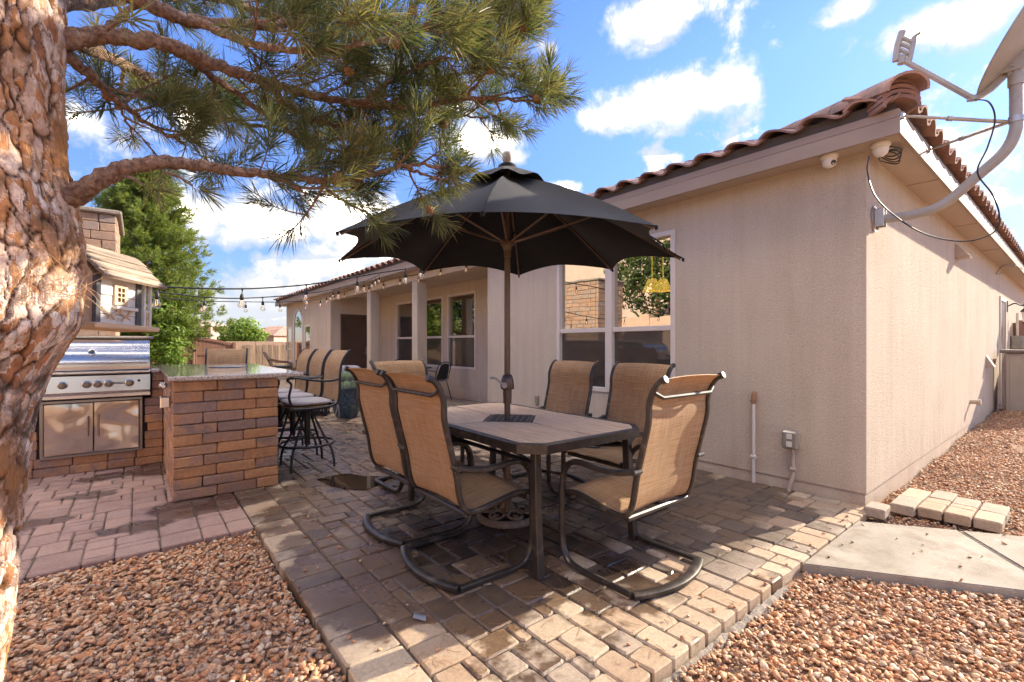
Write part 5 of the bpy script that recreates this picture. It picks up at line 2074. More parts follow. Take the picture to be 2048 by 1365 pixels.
# ---- bar stools
def make_stool(label):
    """stool facing local +Y, origin on the ground under the post"""
    t = thing('bar_stool', label, 'stool', group='swivel stools along the bar')
    for k in range(4):
        a = PI / 4 + k * PI / 2
        d_ = Vector((math.cos(a), math.sin(a), 0))
        mb = MB()
        mb.tube(curve_pts([d_ * .03 + Vector((0, 0, .60)), d_ * .07 + Vector((0, 0, .52)), d_ * .20 + Vector((0, 0, .28)), d_ * .262 + Vector((0, 0, .18)), d_ * .288 + Vector((0, 0, .08)), d_ * .295], 5), .0125, 8)
        part('leg', mb, MAT['black'], t, 50)
    mb = MB()
    mb.tube([(.262 * math.cos(2 * PI * k / 32), .262 * math.sin(2 * PI * k / 32), .235) for k in range(33)], .0125, 8)
    part('foot_ring', mb, MAT['black'], t, 60)
    mb = MB()
    mb.lathe([(.03, .22), (.03, .60), (.075, .605), (.075, .625)], 14)
    part('post', mb, MAT['black'], t, 40)
    mb = MB()
    for s in (-1, 1):
        x = s * .255
        mb.tube(curve_pts([(x, .22, .62), (x, .05, .615), (x, -.14, .625), (x, -.225, .66), (x, -.245, .76), (x, -.25, .95), (x, -.275, 1.08), (x, -.335, 1.175), (x, -.36, 1.19)], 5), .0135, 8)
        mb.tube(curve_pts([(x, .20, .62), (x, .235, .74), (x, .215, .86), (x, .25, .91), (x, .18, .925), (x, .0, .895), (x, -.15, .885), (x, -.25, .90)], 5), .0115, 8)
    mb.tube([(-.255, .20, .618), (.255, .20, .618)], .013, 8)
    mb.tube([(-.255, -.19, .64), (.255, -.19, .64)], .013, 8)
    mb.tube([(-.255, -.01, .615), (.255, -.01, .615)], .013, 8)
    part('frame', mb, MAT['black'], t, 50)
    mb = MB()
    prof = curve_pts([Vector((0, -.225, .67)), Vector((0, -.242, .76)), Vector((0, -.248, .95)), Vector((0, -.273, 1.08)), Vector((0, -.333, 1.172)), Vector((0, -.358, 1.186))], 4)
    n_ = len(prof) - 1
    mb.sheet(lambda u, v: Vector(((u - .5) * .49, prof[int(round(v * n_))].y - .02 * (1 - (2 * u - 1) ** 2), prof[int(round(v * n_))].z)), 8, n_, th=.004, uvs=lambda u, v: (u * .5, v * .55))
    part('sling_back', mb, MAT['sling'], t, 60)
    mb = MB()
    mb.sheet(lambda u, v: Vector(((u - .5) * .49, -.2 + .42 * v, .638 - .012 * (1 - (2 * u - 1) ** 2))), 6, 6, th=.004, uvs=lambda u, v: (u * .5, v * .45))
    part('sling_seat', mb, MAT['sling'], t, 60)
    mb = MB()

    def cush(u, v):
        a = 2 * PI * u
        ca, sa = math.cos(a), math.sin(a)
        e = lambda q: math.copysign(abs(q) ** .45, q)
        r_ = min(1, v * 1.0)
        prof_r = [0, .75, .96, 1.0, .96, .75, 0]
        prof_z = [.046, .044, .036, .022, .006, 0, 0]
        i = min(5, int(v * 6))
        f = v * 6 - i
        rr_ = prof_r[i] * (1 - f) + prof_r[i + 1] * f
        z_ = prof_z[i] * (1 - f) + prof_z[i + 1] * f
        return Vector((e(ca) * .235 * rr_, .015 + e(sa) * .215 * rr_, .645 + z_))
    mb.sheet(cush, 28, 12)
    cu = part('cushion', mb, MAT['cloth'], t, 60)
    for s in (-1, 1):
        mb = MB()
        mb.tube(curve_pts([(s * .20, -.19, .66), (s * .245, -.215, .67), (s * .25, -.22, .60), (s * .245, -.20, .52)], 4), .004, 5)
        mb.tube(curve_pts([(s * .20, -.19, .66), (s * .255, -.22, .655), (s * .262, -.235, .58), (s * .255, -.24, .50)], 4), .004, 5)
        part('tie', mb, MAT['cloth'], cu, 60)
    return t


s0 = make_stool('swivel bar stool with a pale cushion, beside the brick end of the bar')
for i, (loc, rz, lab) in enumerate((((1.36, 5.07, 0), PI / 2, s0['label']), ((1.37, 5.70, 0), PI / 2, 'middle swivel bar stool of the row of three along the bar'), ((1.38, 6.33, 0), PI / 2, 'swivel bar stool farthest along the row of three by the bar'), ((.93, 7.62, 0), PI - .25, 'dark backed bar stool behind the far end of the granite bar top'))):
    o = s0 if i == 0 else copy_tree(s0)
    o.location = loc
    o.rotation_euler = (0, 0, rz)
    o['label'] = lab

# ---- potted prickly pear
pot = thing('plant_pot', 'mottled blue glazed pot standing behind the bar stools', 'pot', (2.80, 8.05, 0))
mb = MB()
mb.lathe([(.17, 0), (.205, .08), (.235, .22), (.245, .36), (.24, .46), (.255, .48), (.258, .515), (.238, .52), (.225, .49), (.2, .47)], 30, cap=False)
part('vessel', mb, MAT['pot'], pot, 50)
mb = MB()
mb.lathe([(.23, .468), (.001, .475)], 20, cap=False)
part('potting_soil', mb, MAT['soil'], pot)
cac = thing('prickly_pear', 'pale green prickly pear cactus growing in the blue pot', 'cactus', (2.80, 8.05, .47))
rc = random.Random(12)
PADS = [(-.13, -.06, 0, .1), (-.04, -.13, 0, -.2), (.07, -.12, 0, .3), (.14, -.03, 0, .6), (.04, .04, 0, -.1), (-.11, .07, 0, -.5), (.12, .09, 0, .3), (-.12, -.06, .15, .35), (-.03, -.12, .16, -.35), (.09, -.10, .15, .25), (.05, .03, .17, .1), (-.07, .06, .16, .5), (.15, .0, .14, -.3), (-.15, -.02, .14, -.6)]
for (x, y, z, tw) in PADS:
    mb = MB()
    h_, w_ = rc.uniform(.15, .2), rc.uniform(.062, .08)
    vsn = []
    nu, nv = 8, 12
    M_ = Matrix.Translation((x, y, z)) @ Matrix.Rotation(-HEAD + tw + rc.uniform(-.4, .4), 4, 'Z') @ Matrix.Rotation(rc.uniform(-.25, .25), 4, 'Y') @ Matrix.Rotation(rc.uniform(-.2, .2), 4, 'X')
    mb.sheet(lambda u, v: M_ @ Vector((w_ * math.sin(PI * v) ** .7 * math.cos(2 * PI * u) * (1 if v > .35 else .6 + v), .017 * math.sin(PI * v) * math.sin(2 * PI * u), h_ * v)), 12, 8)
    part('pad', mb, MAT['cactus'], cac, 60)
# dark low bench with a pale pillow behind the stools
o = thing('outdoor_bench', 'dark low outdoor bench behind the stools, left of the blue pot', 'bench', (2.2, 8.75, 0), -.42)
mb = MB()
mb.box(-.62, .50, -.24, .30, .05, .40, bev=.02)
part('seat', mb, MAT['black'], o)
for sx_ in (-.58, .46):
    for sy_ in (-.2, .26):
        mb = MB().box(sx_ - .025, sx_ + .025, sy_ - .025, sy_ + .025, 0, .06)
        part('leg', mb, MAT['black'], o)


def pillow(w, h, d):
    mb = MB()

    def fn(u, v):
        a = 2 * PI * u
        e = lambda q, k: math.copysign(abs(q) ** k, q)
        th = PI * (v - .5)
        return Vector((w / 2 * e(math.cos(a), .5) * math.cos(th) ** .35 if math.cos(th) > 0 else 0, d / 2 * math.sin(th), h / 2 * e(math.sin(a), .5) * (math.cos(th) ** .35 if math.cos(th) > 0 else 0)))
    mb.sheet(fn, 24, 12)
    return mb


thing('pillow', 'white outdoor pillow showing above the cactus in the blue pot', 'pillow', (3.18, 9.0, .70), -.5, data=pillow(.46, .30, .16).mesh('pillow', [MAT['cloth']], 60))
o = thing('side_stand', 'small dark stand under the white pillow', 'table', (3.18, 9.0, 0))
mb = MB().box(-.22, .22, -.2, .2, .51, .545, bev=.01)
part('top', mb, MAT['black'], o)
for sx_ in (-.18, .18):
    for sy_ in (-.16, .16):
        part('leg', MB().box(sx_ - .015, sx_ + .015, sy_ - .015, sy_ + .015, 0, .51), MAT['black'], o)


# ---- bistro set on the porch
def bistro_chair(loc, rz, label):
    t = thing('bistro_chair', label, 'chair', loc, rz, group='black wire chairs on the porch')
    mb = MB()
    mb.tube(curve_pts([(-.20, -.16, .44), (-.21, -.21, .62), (-.17, -.27, .80), (0, -.30, .86), (.17, -.27, .80), (.21, -.21, .62), (.20, -.16, .44)], 6), .011, 8)
    part('back_frame', mb, MAT['black'], t, 50)
    mb = MB()
    mb.sheet(lambda u, v: Vector(((u - .5) * .36 * (1 - .25 * v), -.17 - .11 * v - .03 * (1 - (2 * u - 1) ** 2), .47 + .36 * v * (1 - .12 * (2 * u - 1) ** 2))), 6, 6, th=.006)
    part('back_mesh', mb, MAT['plate'], t, 60)
    mb = MB()
    mb.lathe([(.001, .435), (.22, .44), (.225, .455), (.2, .46), (.001, .455)], 20)
    part('seat', mb, MAT['plate'], t, 40)
    for s in (-1, 1):
        part('leg', MB().tube([(s * .17, .15, .44), (s * .21, .2, 0)], .011, 8), MAT['black'], t, 40)
        part('leg', MB().tube([(s * .17, -.15, .44), (s * .21, -.27, 0)], .011, 8), MAT['black'], t, 40)
        part('arm', MB().tube(curve_pts([(s * .205, -.2, .64), (s * .24, -.02, .67), (s * .235, .14, .62), (s * .2, .17, .44)], 5), .010, 8), MAT['black'], t, 50)


bistro_chair((5.28, 9.30, 0), PI * .08, 'black mesh porch chair in profile under the right hand recessed window')
bistro_chair((5.35, 11.1, 0), PI * .98, 'black mesh porch chair half hidden behind the porch post')
o = thing('bistro_table', 'small dark round table between the black porch chairs', 'table', (5.25, 10.2, 0))
part('top', MB().lathe([(.36, .68), (.37, .69), (.36, .70)], 28), MAT['black'], o, 40)
for k in range(3):
    a = 2 * PI * k / 3
    part('leg', MB().tube(curve_pts([(.30 * math.cos(a), .3 * math.sin(a), .68), (.05 * math.cos(a), .05 * math.sin(a), .4), (.28 * math.cos(a), .28 * math.sin(a), 0)], 6), .012, 8), MAT['black'], o, 40)
# lounge chair and wire chair by the far fence
o = thing('wicker_armchair', 'reddish brown wicker armchair far off by the wooden fence', 'chair', (4.05, 18.4, 0), -1.9)
part('seat', MB().box(-.32, .32, -.3, .36, .34, .42, bev=.02), MAT['wicker'], o)
part('cushion', MB().box(-.28, .28, -.22, .34, .421, .50, bev=.03), MAT['plate'], o)
mb = MB()
mb.sheet(lambda u, v: Vector(((u - .5) * .62, -.28 - .30 * v, .40 + .58 * v)), 6, 6, th=.03)
part('backrest', mb, MAT['wicker'], o)
for s in (-1, 1):
    part('arm', MB().tube(curve_pts([(s * .33, -.42, .72), (s * .34, -.1, .64), (s * .34, .3, .60), (s * .33, .37, .4)], 5), .03, 6), MAT['wicker'], o, 40)
    part('leg', MB().tube([(s * .3, .33, .4), (s * .31, .38, 0)], .025, 6), MAT['wicker'], o, 40)
    part('leg', MB().tube([(s * .3, -.28, .4), (s * .31, -.36, 0)], .025, 6), MAT['wicker'], o, 40)
o = thing('wire_chair', 'small dark wire chair beside the far wicker armchair', 'chair', (4.45, 17.7, 0), 1.4)
part('back_frame', MB().tube(curve_pts([(-.22, -.2, .4), (-.24, -.26, .7), (0, -.3, .9), (.24, -.26, .7), (.22, -.2, .4)], 6), .014, 8), MAT['bronze'], o, 50)
part('seat', MB().lathe([(.001, .40), (.23, .40), (.23, .43), (.001, .43)], 16), MAT['wicker'], o, 40)
for s in (-1, 1):
    part('leg', MB().tube([(s * .18, .16, .4), (s * .2, .2, 0)], .014, 6), MAT['bronze'], o, 40)
    part('leg', MB().tube([(s * .18, -.16, .4), (s * .2, -.24, 0)], .014, 6), MAT['bronze'], o, 40)

# ---- loose blocks by the house corner
PB = [(4.24, 4.43, .925, 1.055, 'single loose paving brick lying against the house corner')]
cols = [((.805, .955), [(4.49, 4.80), (4.805, 5.11)]), ((.66, .80), [(4.55, 4.77), (4.775, 4.93), (4.935, 5.21)]), ((.51, .655), [(4.55, 4.75), (4.755, 4.86), (4.865, 5.105)]), ((.36, .505), [(4.56, 4.83), (4.835, 5.11)])]
names = [['brick nearest the path in the row closest to the house wall', 'brick at the far end of the row closest to the house wall'],
         ['nearest brick of the second loose row out from the wall', 'narrow middle brick of the second loose row out from the wall', 'far brick of the second loose row out from the wall'],
         ['nearest brick of the third loose row out from the wall', 'narrow middle brick of the third loose row out from the wall', 'far brick of the third loose row out from the wall'],
         ['nearest brick of the outermost loose row beside the walkway', 'far brick of the outermost loose row beside the walkway']]
for (ys, xs), nm in zip(cols, names):
    for xr, lab in zip(xs, nm):
        PB.append((*xr, *ys, lab))
rp = random.Random(5)
for (x0, x1, y0, y1, lab) in PB:
    mb = MB()
    w_, d_ = x1 - x0 - .004, y1 - y0 - .004
    mb.box(-w_ / 2, w_ / 2, -d_ / 2, d_ / 2, 0, .075, bev=.008)
    mb.v = [(x + rp.uniform(-.002, .002), y + rp.uniform(-.002, .002), z + rp.uniform(-.0015, .0015)) for x, y, z in mb.v]
    o = thing('paving_brick', lab, 'brick', ((x0 + x1) / 2, (y0 + y1) / 2, -.04 + rp.uniform(-.004, .004)), rp.uniform(-.02, .02), group='spare bricks lying on the pebbles', data=mb.mesh('paving_brick', [MAT['paver']]))
    o.rotation_euler = (rp.uniform(-.02, .02), rp.uniform(-.02, .02), o.rotation_euler.z)

# ================================================================ TREES
def shoots_mesh(specs, nlen, width, seed, per):
    """needle brushes: specs = list of (base, direction, stem length, tone); returns V, F, rnd"""
    r = np.random.default_rng(seed)
    V, F, R = [], [], []
    off_ = 0
    for (b, d, L, tone) in specs:
        n_ = max(6, int(per * r.uniform(.75, 1.2)))
        d = np.array(d, float)
        d /= np.linalg.norm(d) + 1e-9
        o = np.array([0, 0, 1.0]) if abs(d[2]) < .9 else np.array([1.0, 0, 0])
        e1 = np.cross(d, o)
        e1 /= np.linalg.norm(e1)
        e2 = np.cross(d, e1)
        t = r.uniform(0, 1, n_) ** .8
        ph = r.uniform(0, 2 * PI, n_)
        al = np.radians(68 - 46 * t + r.normal(0, 9, n_))
        side = e1 * np.cos(ph)[:, None] + e2 * np.sin(ph)[:, None]
        nd = d * np.cos(al)[:, None] + side * np.sin(al)[:, None]
        base = np.array(b)[None] + d[None] * (L * t)[:, None] + side * .003
        ln = nlen * r.uniform(.7, 1.15, n_)
        bendd = np.array([0, 0, -.04])
        tip = base + (nd + bendd) * ln[:, None]
        w_ = np.cross(nd, r.normal(0, 1, (n_, 3)))
        w_ /= np.linalg.norm(w_, axis=1)[:, None] + 1e-9
        w_ = w_ * width * .5
        mid = base + nd * (ln * .55)[:, None]
        vv = np.stack([base - w_ * .8, base + w_ * .8, mid + w_, mid - w_, tip], 1).reshape(-1, 3)
        i0 = off_ + 5 * np.arange(n_)
        F.append(np.stack([i0, i0 + 1, i0 + 2], 1))
        F.append(np.stack([i0, i0 + 2, i0 + 3], 1))
        F.append(np.stack([i0 + 3, i0 + 2, i0 + 4], 1))
        R.append(np.repeat(np.clip(tone + r.normal(0, .13, n_), 0, .999), 5))
        V.append(vv)
        off_ += 5 * n_
    return np.concatenate(V), np.concatenate(F), np.concatenate(R)


# ---- the big pine close to the camera
BASE = cw(-150, 1547, 1.35)
pine = thing('pine_tree', 'big pine in the left foreground with flaking orange and pale bark', 'tree', (BASE.x, BASE.y, 0))
TRK = [(-2600, 80, .10), (-1500, 74, .122), (-700, 80, .138), (-200, 86, .143), (0, 90, .146), (200, 88, .150), (330, 98, .156), (400, 114, .163), (500, 130, .170), (580, 129, .175), (650, 122, .174), (705, 88, .158), (760, 56, .148), (830, 32, .142), (950, 14, .142), (1100, -2, .148), (1250, -20, .158), (1400, -44, .172), (1500, -58, .20), (1600, -62, .24)]
ctr, rad = [], []
for (py, ed, rd) in TRK:
    c = cw(ed, py, 1.30) - Vector((CS, -SN, 0)) * rd
    ctr.append(c)
    rad.append(rd)
cp = curve_pts(ctr, 30)
rp_ = [x.x for x in curve_pts([Vector((q, 0, 0)) for q in rad], 30)]
NT_, NS_ = 250, len(cp)
cparr = np.array([tuple(c) for c in cp])
s_len = np.concatenate([[0], np.cumsum(np.linalg.norm(np.diff(cparr, axis=0), axis=1))])
# keep rows about 9 mm apart
want = np.arange(0, s_len[-1], .0068)
cparr = np.stack([np.interp(want, s_len, cparr[:, i]) for i in range(3)], 1)
rr_ = np.interp(want, s_len, rp_)
NS_ = len(want)
TH = np.linspace(0, 2 * PI, NT_, endpoint=False)
seeds_n = 1300
su = rng.uniform(0, 2 * PI, seeds_n)
sv = rng.uniform(0, want[-1], seeds_n)
sh = rng.uniform(0, 1, seeds_n)
R0 = .17
hgt = np.zeros((NS_, NT_))
plt = np.zeros((NS_, NT_))
prn = np.zeros((NS_, NT_))
s2n = 9000
su2, sv2, sh2 = rng.uniform(0, 2 * PI, s2n), rng.uniform(0, want[-1], s2n), rng.uniform(0, 1, s2n)
jag = np.array([[mnoise.noise((math.cos(t) * 9, math.sin(t) * 9, q * 34)) for t in TH] for q in want])
jag2 = np.array([[mnoise.noise((math.cos(t) * 9 + 7, math.sin(t) * 9, q * 30)) for t in TH] for q in want])


def cells(i, u_, v_, h_, win, au, av, js):
    near = np.where(np.abs(v_ - want[i]) < win)[0]
    d = (TH[:, None] + jag[i][:, None] * js / R0) - u_[near][None]
    d = (d + PI) % (2 * PI) - PI
    q = np.sqrt((d * R0 * au) ** 2 + ((want[i] + jag2[i][:, None] * js * 1.6 - v_[near][None]) * av) ** 2)
    o = np.argpartition(q, 1, axis=1)[:, :2]
    g = np.take_along_axis(q, o, 1)
    sw = g[:, 0] > g[:, 1]
    f1, f2 = np.minimum(g[:, 0], g[:, 1]), np.maximum(g[:, 0], g[:, 1])
    return f2 - f1, near[np.where(sw, o[:, 1], o[:, 0])]


for i in range(NS_):
    e1_, k1 = cells(i, su, sv, sh, .40, 1.75, .45, .010)
    e2_, k2 = cells(i, su2, sv2, sh2, .13, 1.25, .62, .006)
    E1 = np.clip(e1_ / .0115, 0, 1)
    E2 = np.clip(e2_ / .0045, 0, 1)
    plt[i] = np.minimum(E1, .35 + .65 * E2)
    prn[i] = (.5 * sh[k1] + .5 * sh2[k2] + .35 * sh2[k2]) % 1.0
    hgt[i] = E1 ** .6 * (.006 + .007 * sh[k1]) + E2 * .0048 * sh2[k2] * (E1 > .5)
big = np.array([[mnoise.noise((math.cos(t) * 1.3 + 5, math.sin(t) * 1.3, q * 2.6)) for t in TH] for q in want])
rad2 = rr_[:, None] + hgt - .012 + big * .014
e1 = np.array([CS, -SN, 0])
e2 = np.array([SN, CS, 0])
VV = cparr[:, None, :] + rad2[:, :, None] * (np.cos(TH)[None, :, None] * e1 + np.sin(TH)[None, :, None] * e2)
i_, k_ = np.meshgrid(np.arange(NS_ - 1), np.arange(NT_), indexing='ij')
k2_ = (k_ + 1) % NT_
FF = np.stack([i_ * NT_ + k_, (i_ + 1) * NT_ + k_, (i_ + 1) * NT_ + k2_, i_ * NT_ + k2_], -1).reshape(-1, 4)
link('trunk', npmesh('trunk', VV.reshape(-1, 3) - np.array(pine.location), FF, MAT['bark'], prn.ravel(), True, {'plate': plt.ravel()}), pine)

LIMBS = [
    ([(60, 62, 1.36), (120, 82, 1.38), (200, 72, 1.43), (330, 88, 1.5), (430, 130, 1.6), (520, 160, 1.7), (620, 190, 1.8), (720, 208, 1.9), (830, 215, 2.0), (930, 198, 2.05), (1020, 200, 2.1), (1085, 205, 2.12)], .034, .005),
    ([(70, 425, 1.35), (130, 402, 1.36), (180, 372, 1.36), (235, 342, 1.38), (320, 325, 1.42), (400, 332, 1.5), (500, 346, 1.58), (600, 357, 1.66), (680, 362, 1.7), (760, 345, 1.75), (820, 330, 1.8), (890, 334, 1.85)], .034, .005),
    ([(110, -80, 1.36), (200, -40, 1.42), (300, 10, 1.5), (400, 45, 1.6), (560, 50, 1.75), (700, 30, 1.9), (850, 60, 2.0), (950, 62, 2.05), (1030, 80, 2.1)], .036, .005),
    ([(340, 92, 1.52), (450, 170, 1.75), (560, 250, 1.9), (640, 295, 2.0), (760, 310, 2.1)], .017, .004),
    ([(120, 100, 1.38), (190, 160, 1.5), (230, 200, 1.6), (300, 250, 1.7), (370, 290, 1.75)], .020, .004),
    ([(400, 46, 1.58), (520, 92, 1.48), (650, 100, 1.5), (760, 80, 1.55), (860, 55, 1.6)], .016, .004),
    ([(520, 160, 1.7), (600, 225, 1.9), (700, 255, 2.1), (800, 255, 2.2), (900, 235, 2.3), (980, 235, 2.35)], .017, .004),
    ([(90, 60, 1.5), (250, 130, 2.0), (350, 190, 2.3), (450, 235, 2.5), (560, 262, 2.6), (650, 275, 2.7)], .028, .004),
    ([(100, 10, 1.5), (300, -10, 2.1), (450, 0, 2.4), (600, 60, 2.6), (720, 130, 2.7), (850, 160, 2.8), (980, 140, 2.85), (1070, 170, 2.9)], .032, .004),
    ([(640, 360, 1.68), (660, 385, 1.74), (690, 402, 1.78)], .010, .004),
    ([(560, 352, 1.62), (590, 375, 1.66), (610, 388, 1.7)], .008, .003),
    ([(800, 330, 1.8), (835, 345, 1.84), (870, 358, 1.86)], .009, .003),
    ([(850, 60, 2.0), (930, 35, 2.1), (1000, 12, 2.2), (1060, 0, 2.25)], .010, .003),
    ([(930, 198, 2.05), (970, 150, 2.05), (1000, 110, 2.06), (1050, 75, 2.06)], .009, .003),
    ([(560, 50, 1.75), (640, -10, 1.9), (760, -60, 2.1), (900, -80, 2.3)], .014, .004),
    ([(235, 215, 1.62), (270, 190, 1.75), (350, 200, 1.9), (430, 225, 2.0)], .010, .003),
    ([(720, 208, 1.9), (800, 150, 1.85), (880, 120, 1.85), (960, 112, 1.88)], .010, .003),
    ([(200, 72, 1.43), (260, 20, 1.6), (360, -30, 1.8), (480, -60, 2.0)], .014, .004),
    ([(250, 130, 2.0), (240, 190, 2.1), (250, 240, 2.2), (300, 290, 2.3)], .010, .003),
]
rt2 = random.Random(42)
# higher limbs above the picture
for k in range(7):
    a = rt2.uniform(.9, 3.6)
    z0 = 2.9 + .3 * k
    c0_ = Vector((np.interp(z0, cparr[::-1, 2], cparr[::-1, 0]), np.interp(z0, cparr[::-1, 2], cparr[::-1, 1]), z0))
    d_ = Vector((math.cos(a), math.sin(a), 0))
    L_ = rt2.uniform(1.2, 1.9)
    LIMBS.append(([c0_, c0_ + d_ * .35 * L_ + Vector((0, 0, .1)), c0_ + d_ * .7 * L_ + Vector((0, 0, .12)), c0_ + d_ * L_ + Vector((0, 0, .25))], .03, .005))
specs = []
tw = MB()
cones = []


def twig_at(p, d, L, r0, tone, depth_=0):
    n_ = 5
    pts = [p]
    q = p.copy()
    dd = d.normalized()
    for i in range(n_):
        dd = (dd + Vector((rt2.uniform(-.12, .12), rt2.uniform(-.12, .12), rt2.uniform(-.04, .13)))).normalized()
        q = q + dd * (L / n_)
        pts.append(q.copy())
    tw.tube(pts, [r0 * (1 - .6 * i / n_) for i in range(n_ + 1)], 5)
    specs.append((tuple(pts[-2]), tuple(pts[-1] - pts[-2] + Vector((0, 0, .01))), .11, tone))
    specs.append((tuple(pts[-3]), tuple(pts[-2] - pts[-3]), .10, tone - .08))
    if rt2.random() < .75:
        specs.append((tuple(pts[-4]), tuple(pts[-3] - pts[-4]), .10, tone - .15))
    if depth_ < 1:
        for k in range(rt2.choice((1, 1, 2, 2))):
            i = rt2.choice((2, 3, 4))
            pd_ = dd.cross(Vector((rt2.uniform(-1, 1), rt2.uniform(-1, 1), rt2.uniform(-1, 1)))).normalized()
            twig_at(pts[i], dd * .75 + pd_ * .75, L * rt2.uniform(.4, .65), r0 * .6, tone + rt2.uniform(-.1, .1), depth_ + 1)
    elif rt2.random() < .12:
        cones.append((pts[-1] - dd * .05, dd.copy()))


for li, (pts, ra, rb_) in enumerate(LIMBS):
    P_ = [cw(*p) if isinstance(p, tuple) else p for p in pts]
    C_ = curve_pts(P_, 16)
    for q in range(1, len(C_) - 1):
        C_[q] = C_[q] + Vector((mnoise.noise((q * .28, li, 1)), mnoise.noise((q * .28, li, 2)), mnoise.noise((q * .28, li, 3)))) * .012
    N_ = len(C_)
    mb = MB()
    rads = [ra + (rb_ - ra) * (i / (N_ - 1)) ** .7 for i in range(N_)]
    rads = [r_ * (1 + .16 * mnoise.noise((i * .9, li, 7))) for i, r_ in enumerate(rads)]
    mb.tube(C_, rads, 14)
    for q in range(len(mb.v)):
        c_ = C_[min(N_ - 1, q // 14)]
        v_ = Vector(mb.v[q])
        w_ = 1 + .16 * mnoise.noise(v_ * 70) + .12 * mnoise.noise(v_ * 160)
        mb.v[q] = tuple(c_ + (v_ - c_) * w_)
    part('limb', mb, MAT['twig'], pine, 80, world=True)
    L_ = sum((b - a).length for a, b in zip(C_, C_[1:]))
    main = li in (0, 1, 2, 7, 8) or li >= 19
    f0 = .30 if main else .22
    if li == 1:
        f0 = .42
    acc_ = 0.0
    nxt = f0 * L_
    step = .063 if li < 19 else .10
    sgn = 1
    for i in range(1, N_):
        seg = (C_[i] - C_[i - 1]).length
        acc_ += seg
        while acc_ > nxt:
            nxt += step * rt2.uniform(.6, 1.4)
            t_ = (C_[i] - C_[i - 1]).normalized()
            up_ = Vector((0, 0, 1))
            s_ = t_.cross(up_).normalized()
            sgn = -sgn
            dr_ = t_ * rt2.uniform(.5, .95) + s_ * sgn * rt2.uniform(.25, .9) + up_ * rt2.uniform(-.35, .55)
            f = acc_ / L_
            LL = rt2.uniform(.13, .27) * (1.1 - .45 * f)
            twig_at(C_[i].copy(), dr_, LL, .0055, rt2.uniform(.25, .62))
    specs.append((tuple(C_[-1]), tuple(C_[-1] - C_[-2]), .12, .5))
# lone tuft hanging from the lower limb near the trunk
for (a, b, c, d_) in ((240, 352, 1.38, (290, 372, 1.36)), (215, 60, 1.4, (255, 40, 1.3)), (440, 40, 1.42, (462, 55, 1.30)), (560, 60, 1.5, (590, 75, 1.38)), (330, 345, 1.42, (385, 372, 1.42))):
    p0, p1 = cw(a, b, c), cw(*d_)
    tw.tube([p0, p0.lerp(p1, .5) + Vector((0, 0, .008)), p1], [.006, .005, .003], 5)
    specs.append((tuple(p0.lerp(p1, .6)), tuple(p1 - p0), .10, .55))
    specs.append((tuple(p1), tuple(p1 - p0), .05, .6))
part('twigs', tw, MAT['twig'], pine, 60, world=True, kind='stuff')
specs = [(tuple(Vector(b) - pine.location), d, L, t) for b, d, L, t in specs]
V_, F_, R_n = shoots_mesh(specs, .086, .0029, 3, 40)
link('needles', npmesh('needles', V_, F_, MAT['needle'], R_n), pine, kind='stuff')
mb = MB()
mb.sheet(lambda u, v: Vector(((.018 * math.sin(PI * v) ** .7 * (1 + .28 * math.sin(v * 26 + 4 * PI * u)) * math.cos(2 * PI * u)), (.018 * math.sin(PI * v) ** .7 * (1 + .28 * math.sin(v * 26 + 4 * PI * u)) * math.sin(2 * PI * u)), .055 * v)), 12, 14)
CM = mb.mesh('cone', [MAT['cone']], 80)
for (p, d_) in cones[:70]:
    o = link('cone', CM, pine, p - pine.location, d_.to_track_quat('Z', 'Y').to_euler())
    s_ = rt2.uniform(.7, 1.15)
    o.scale = (s_, s_, s_)


# ---- background trees
def conifer(root_loc, H, Rm, zlow, n_br, label, seed, nlen=.17, wid=.018, per=20):
    r = random.Random(seed)
    t = thing('pine_tree', label, 'tree', root_loc)
    mb = MB()
    mb.tube([(0, 0, 0), (.03, 0, H * .5), (0, .02, H)], [.13, .08, .015], 10)
    part('trunk', mb, MAT['twig'], t, 60)
    sp, lb = [], MB()
    for k in range(n_br):
        z = zlow + (H - zlow) * (k + r.random()) / n_br
        f = (z - zlow) / (H - zlow)
        Rz = Rm * (1 - f) ** .55 * r.uniform(.65, 1.12) * min(1, .55 + f * 4)
        a = k * 2.4 + r.uniform(-.4, .4)
        d_ = Vector((math.cos(a), math.sin(a), 0))
        p = [Vector((0, 0, z)), d_ * Rz * .5 + Vector((0, 0, z - .02 * Rz)), d_ * Rz + Vector((0, 0, z + .20 * Rz))]
        cpts = curve_pts(p, 6)
        lb.tube(cpts, [.022 * (1 - .8 * i / (len(cpts) - 1)) for i in range(len(cpts))], 5)
        for i in range(3, len(cpts), 2):
            for q in range(9):
                side = d_.cross(Vector((0, 0, 1))) * r.choice((-1, 1))
                dd = (d_ * r.uniform(.3, 1) + side * r.uniform(0, 1) + Vector((0, 0, r.uniform(.05, .9)))).normalized()
                b = cpts[i] + (dd * r.uniform(0, .24) + side * r.uniform(0, .2)) * (.5 + .25 * Rm)
                sp.append((tuple(b), tuple(dd), .2, .3 + .4 * r.random()))
    part('limbs', lb, MAT['twig'], t, 60, kind='stuff')
    V, F, R = shoots_mesh(sp, nlen, wid, seed, per)
    link('needles', npmesh('needles', V, F, MAT['needle2'], R), t, kind='stuff')
    return t


